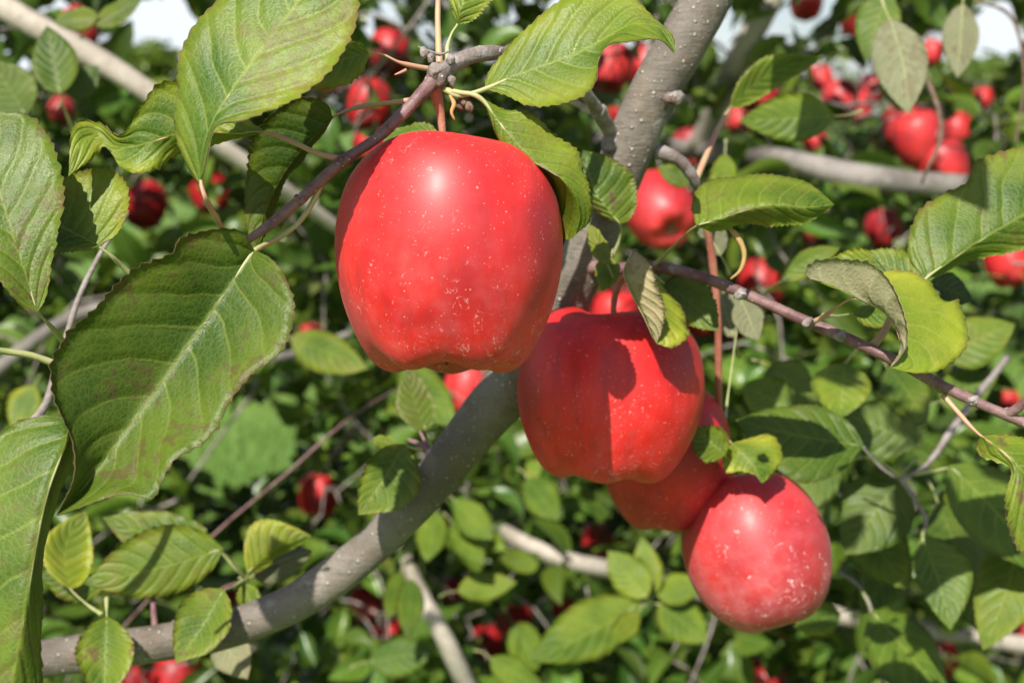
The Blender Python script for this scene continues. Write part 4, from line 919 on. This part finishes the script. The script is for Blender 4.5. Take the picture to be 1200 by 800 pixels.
# --- leaves a little behind the focus
Q = [
 # d, base, tip, wl, wr, tint, folds, dzt, bend, face, petiole start, label
 (.50, (1025, 300), (965, 312), .32, .26, (.6, .15, 1.1), (3, -2), 4, .05, 'top', (1050, 330, .52), None),
 (.53, (1078, 330), (1010, 296), .34, .30, (.5, .1, 1.1), (4, -2), 4, .0, 'top', None, None),
 (.52, (1000, 366), (1062, 372), .20, .22, (.45, .1, 1.15), (2, -3), 4, .0, 'top', (965, 370, .50), None),
 (.56, (1090, 330), (1140, 352), .34, .34, (.1, .1, .6), (3, -3), 4, .0, 'top', None, None),
 (.52, (712, 310), (690, 262), .20, .20, (.5, .3, 1.0), (2, 2), 4, .0, 'top', None, None),
 (.54, (716, 300), (706, 342), .32, .32, (.55, .2, 1.1), (2, 2), -4, .0, 'top', None, None),
 (.62, (262, 643), (98, 684), .20, .28, (.35, .25, 1.0), (6, -6), -6, .02, 'top', (290, 680, .64), 'green leaf with pale lower half above the speckled limb at lower left'),
 (.645, (250, 634), (120, 606), .22, .22, (.35, .95, .95), (-6, 4), 4, .06, 'top', (290, 680, .65), None),
 (.63, (290, 672), (366, 628), .44, .12, (.85, .2, 1.0), (-6, 6), 0, .10, 'top', (288, 682, .64), 'yellowish curled leaf above the speckled limb at lower left'),
 (.64, (296, 675), (366, 645), .22, .30, (.15, .4, .8), (4, 4), 4, .05, 'under', None, None),
 (.59, (262, 690), (206, 776), .28, .34, (.45, .5, 1.05), (-5, -3), -8, .03, 'top', (285, 680, .62), 'leaf hanging in front of the speckled limb'),
 (.585, (125, 722), (122, 822), .32, .34, (.5, .85, 1.0), (-5, -5), -8, .0, 'top', (125, 700, .60), 'purplish leaf hanging in front of the limb at lower left'),
 (.63, (82, 690), (100, 598), .30, .34, (.95, .1, 1.0), (-8, 6), 4, .15, 'top', (120, 720, .61), 'yellow leaf bending up behind the lower left leaf'),
 (.64, (120, 690), (45, 672), .30, .36, (.35, .8, .9), (4, -4), 0, .0, 'top', None, None),
 (.66, (255, 742), (290, 795), .36, .36, (.5, .4, 1.1), (3, 3), 4, .0, 'under', None, None),
 (.62, (285, 684), (300, 722), .34, .34, (.45, .1, 1.0), (-2, -2), -3, .0, 'top', None, None),
 (.585, (474, 520), (420, 603), .42, .26, (.45, .35, 1.05), (-5, -4), -8, .02, 'top', (500, 527, .59), 'yellow green leaf hanging from a side spur of the speckled limb'),
 (.59, (462, 520), (436, 514), .34, .30, (.6, .2, 1.0), (2, 2), 3, .0, 'top', None, None),
 (.66, (500, 505), (478, 430), .28, .28, (.25, .3, .75), (-4, 3), 0, .05, 'top', None, None),
 (.66, (856, 126), (965, 68), .16, .14, (.45, .1, 1.0), (-8, 6), -6, .10, 'top', (842, 150, .61), 'narrow arching leaf right of the speckled limb'),
 (.74, (978, 136), (866, 142), .24, .26, (.3, .05, 1.1), (4, -6), -4, .0, 'top', (1010, 130, .78), 'bright lit leaf, one end shaded, above the grey horizontal limb'),
 (.72, (1042, 22), (1064, 134), .26, .30, (.1, .4, 1.05), (-3, 5), 4, .05, 'under', (1030, -10, .74), 'grey underside of a leaf hanging at upper right'),
 (.78, (1040, -10), (1014, 72), .30, .30, (.1, .1, .9), (-4, 4), 0, .0, 'top', None, None),
 (.82, (1128, 5), (1122, 92), .24, .24, (.2, .4, 1.0), (3, 3), 4, .0, 'under', None, None),
 (.80, (70, 110), (55, 30), .32, .34, (.1, .1, .8), (-6, -5), 0, .0, 'top', (85, 150, .82), None),
 (.82, (80, 112), (115, 78), .40, .40, (.05, .1, .7), (-3, 4), 0, .0, 'top', None, None),
 (.80, (30, 135), (-10, 70), .40, .40, (.1, .1, .8), (-5, 4), 0, .0, 'top', None, None),
 (.85, (115, 20), (62, 26), .26, .26, (.5, .5, .8), (3, 3), 0, .0, 'top', None, None),
 (.85, (112, 30), (168, -4), .20, .20, (.3, .3, .8), (3, 3), 0, .0, 'top', None, None),
 (.62, (1012, 522), (862, 492), .34, .24, (.08, .15, .9), (-8, 4), -8, .02, 'top', (1055, 558, .72), 'broad dark green leaf with light mottling right of the lower apples'),
 (.72, (990, 425), (984, 490), .50, .56, (.35, .1, 1.15), (-4, -4), -10, .0, 'top', (1010, 400, .72), 'light green leaf pointing down above the dark broad leaf'),
 (.74, (1075, 520), (985, 482), .40, .36, (.05, .1, .9), (4, -4), 0, .0, 'top', None, None),
 (.76, (1055, 560), (990, 650), .40, .40, (.05, .1, .85), (-4, 4), 0, .0, 'top', None, None),
 (.74, (985, 545), (900, 590), .34, .34, (.10, .1, .9), (-4, 4), 0, .0, 'top', None, None),
 (.71, (1112, 545), (1225, 672), .24, .24, (.15, .1, 1.05), (4, -5), -6, .03, 'top', (1070, 556, .72), 'dark green leaf with pale flecks behind the chewed leaf'),
 (.70, (1080, 628), (1114, 738), .36, .20, (.08, .1, 1.0), (-6, 5), -4, .03, 'top', (1083, 620, .705), 'hanging dark green leaf at the end of the grey twig'),
 (.72, (1195, 620), (1152, 762), .26, .26, (.35, .1, 1.0), (-6, 6), -6, .04, 'top', None, 'drooping pale green leaf at the lower right edge'),
 (.78, (1100, 590), (1140, 690), .34, .34, (.05, .1, .8), (4, -4), 0, .0, 'top', None, None),
 (.74, (1022, 715), (1112, 822), .24, .30, (.1, .1, 1.0), (6, -6), -4, .0, 'top', (1010, 690, .78), 'dark green leaf with pale midrib at the bottom right'),
 (.80, (985, 718), (930, 735), .34, .34, (.5, .5, 1.1), (3, -3), 0, .0, 'top', None, None),
 (.80, (1000, 600), (1062, 690), .34, .30, (.30, .05, 1.1), (-4, 4), -6, .0, 'top', None, None),
 (.78, (1140, 660), (1165, 750), .34, .34, (.08, .1, .8), (4, 4), 0, .0, 'top', None, None),
 (.82, (960, 570), (935, 660), .24, .30, (.2, .2, .9), (4, -4), 0, .0, 'top', None, None),
 (.82, (1060, 640), (1010, 720), .30, .30, (.3, .1, .9), (4, -4), 0, .0, 'top', None, None),
 (.76, (930, 480), (868, 450), .40, .36, (.2, .1, 1.0), (4, -4), 0, .0, 'top', None, None),
 (.78, (900, 430), (960, 470), .34, .34, (.15, .1, .95), (4, -4), 0, .0, 'top', None, None),
 (.80, (1100, 470), (1170, 440), .34, .34, (.25, .1, 1.0), (4, -4), 0, .0, 'top', None, None),
 (.80, (1110, 420), (1190, 380), .30, .34, (.25, .3, 1.0), (4, -4), 0, .05, 'top', None, None),
 (.76, (1040, 430), (1085, 500), .30, .34, (.15, .2, .9), (4, -4), 0, .05, 'top', None, None),
 (.60, (845, 300), (815, 245), .16, .30, (.15, .3, .8), (3, -3), 0, .0, 'under', None, None),
 (.64, (860, 395), (840, 330), .34, .34, (.3, .2, .95), (3, -3), 0, .0, 'under', None, None),
 (.63, (868, 350), (888, 400), .30, .34, (.3, .2, 1.0), (3, -3), 0, .0, 'under', (848, 500, .60), None),
 (.70, (810, 215), (770, 195), .26, .3, (.35, .2, .95), (3, -3), 0, .0, 'top', None, None),
 (.80, (850, 180), (848, 245), .22, .26, (.4, .1, 1.1), (3, -3), 0, .0, 'top', None, None),
 (.70, (915, 330), (985, 290), .16, .2, (.35, .2, .9), (3, -3), 0, .08, 'top', None, None),
 # lower centre, on the side spur below
 (1.0, (748, 708), (620, 774), .22, .26, (.25, .05, 1.1), (8, -6), -6, .02, 'top', (762, 702, 1.02), None),
 (1.0, (758, 700), (712, 645), .30, .34, (.35, .05, 1.15), (6, -6), 0, .0, 'top', (762, 704, 1.02), None),
 (1.02, (764, 700), (752, 628), .24, .24, (.4, .1, 1.1), (6, -6), 0, .0, 'top', None, None),
 (.98, (748, 716), (716, 756), .28, .28, (.45, .1, 1.1), (6, -6), 0, .0, 'top', None, None),
 (1.02, (772, 706), (830, 752), .34, .34, (.25, .1, 1.1), (6, -6), 0, .0, 'top', (762, 704, 1.02), None),
 (1.02, (770, 698), (826, 682), .34, .30, (.3, .1, 1.1), (6, -6), 0, .0, 'top', None, None),
 (1.1, (536, 692), (606, 682), .26, .22, (.3, .15, 1.0), (6, -6), 0, .0, 'top', None, None),
 (1.1, (512, 600), (500, 658), .30, .34, (.3, .05, 1.2), (6, -6), -8, .0, 'top', None, None),
 (1.1, (535, 588), (578, 632), .30, .34, (.15, .05, 1.1), (6, -6), -8, .0, 'top', None, None),
 (1.1, (530, 612), (568, 662), .28, .28, (.15, .05, 1.1), (6, -6), -8, .0, 'top', None, None),
 (1.15, (432, 775), (510, 762), .30, .30, (.05, .05, 1.0), (6, -6), 0, .0, 'top', None, None),
 (1.1, (575, 770), (640, 812), .22, .26, (.2, .05, 1.1), (6, -6), 0, .0, 'top', None, None),
 (1.1, (470, 670), (455, 725), .24, .24, (.35, .05, 1.1), (6, -6), 0, .0, 'top', None, None),
 (1.1, (482, 678), (476, 745), .26, .22, (.3, .05, 1.1), (6, -6), 0, .0, 'top', None, None),
 (1.1, (618, 560), (655, 610), .34, .34, (.15, .05, 1.1), (6, -6), 0, .0, 'top', None, None),
 (1.05, (470, 430), (535, 500), .26, .30, (.2, .05, 1.1), (6, -6), 0, .0, 'top', None, None),
 (1.0, (340, 395), (432, 432), .22, .26, (.4, .35, 1.0), (6, -6), 0, .0, 'top', None, None),
 (1.0, (40, 452), (15, 505), .30, .36, (.9, .1, 1.2), (4, -4), 0, .0, 'top', None, None),
]
for i, (d, b, t, wl, wr, tn, fo, dzt, bend, face, ps, lab) in enumerate(Q):
    pet = [ps, ((ps[0]+b[0])/2, (ps[1]+b[1])/2+2, (ps[2]+d)/2)] if ps else None
    if pet is None:
        L = math.hypot(t[0]-b[0], t[1]-b[1]); k = .3
        pet = [(b[0]-(t[0]-b[0])*k, b[1]-(t[1]-b[1])*k+4, d+.02), (b[0]-(t[0]-b[0])*k*.5, b[1]-(t[1]-b[1])*k*.5, d+.006)]
    qleaf(d, b, t, wl, wr, tn, fo, dzt, bend, face, pet, 36, lab)
# shoots of this tree just above the frame, whose leaves shade the lower right
g = np.random.default_rng(91)
sp = np.array([P(g.uniform(1010, 1120), g.uniform(450, 500), .72) + TOSUN*g.uniform(.50, .56) for _ in range(3)])
V, F = skeleton([P(1420, 600, .45), P(1600, 100, .45), P(1500, -300, .40)], sp, g, .0012, .003); mesh('twig', V, F, M_TWIG, tree)
A, L = rosettes(sp, 5, .045, g); tag(bulk_leaves('crown', A, tints(len(A), g), g.integers(0, 6, len(A)), tree), kind='stuff')
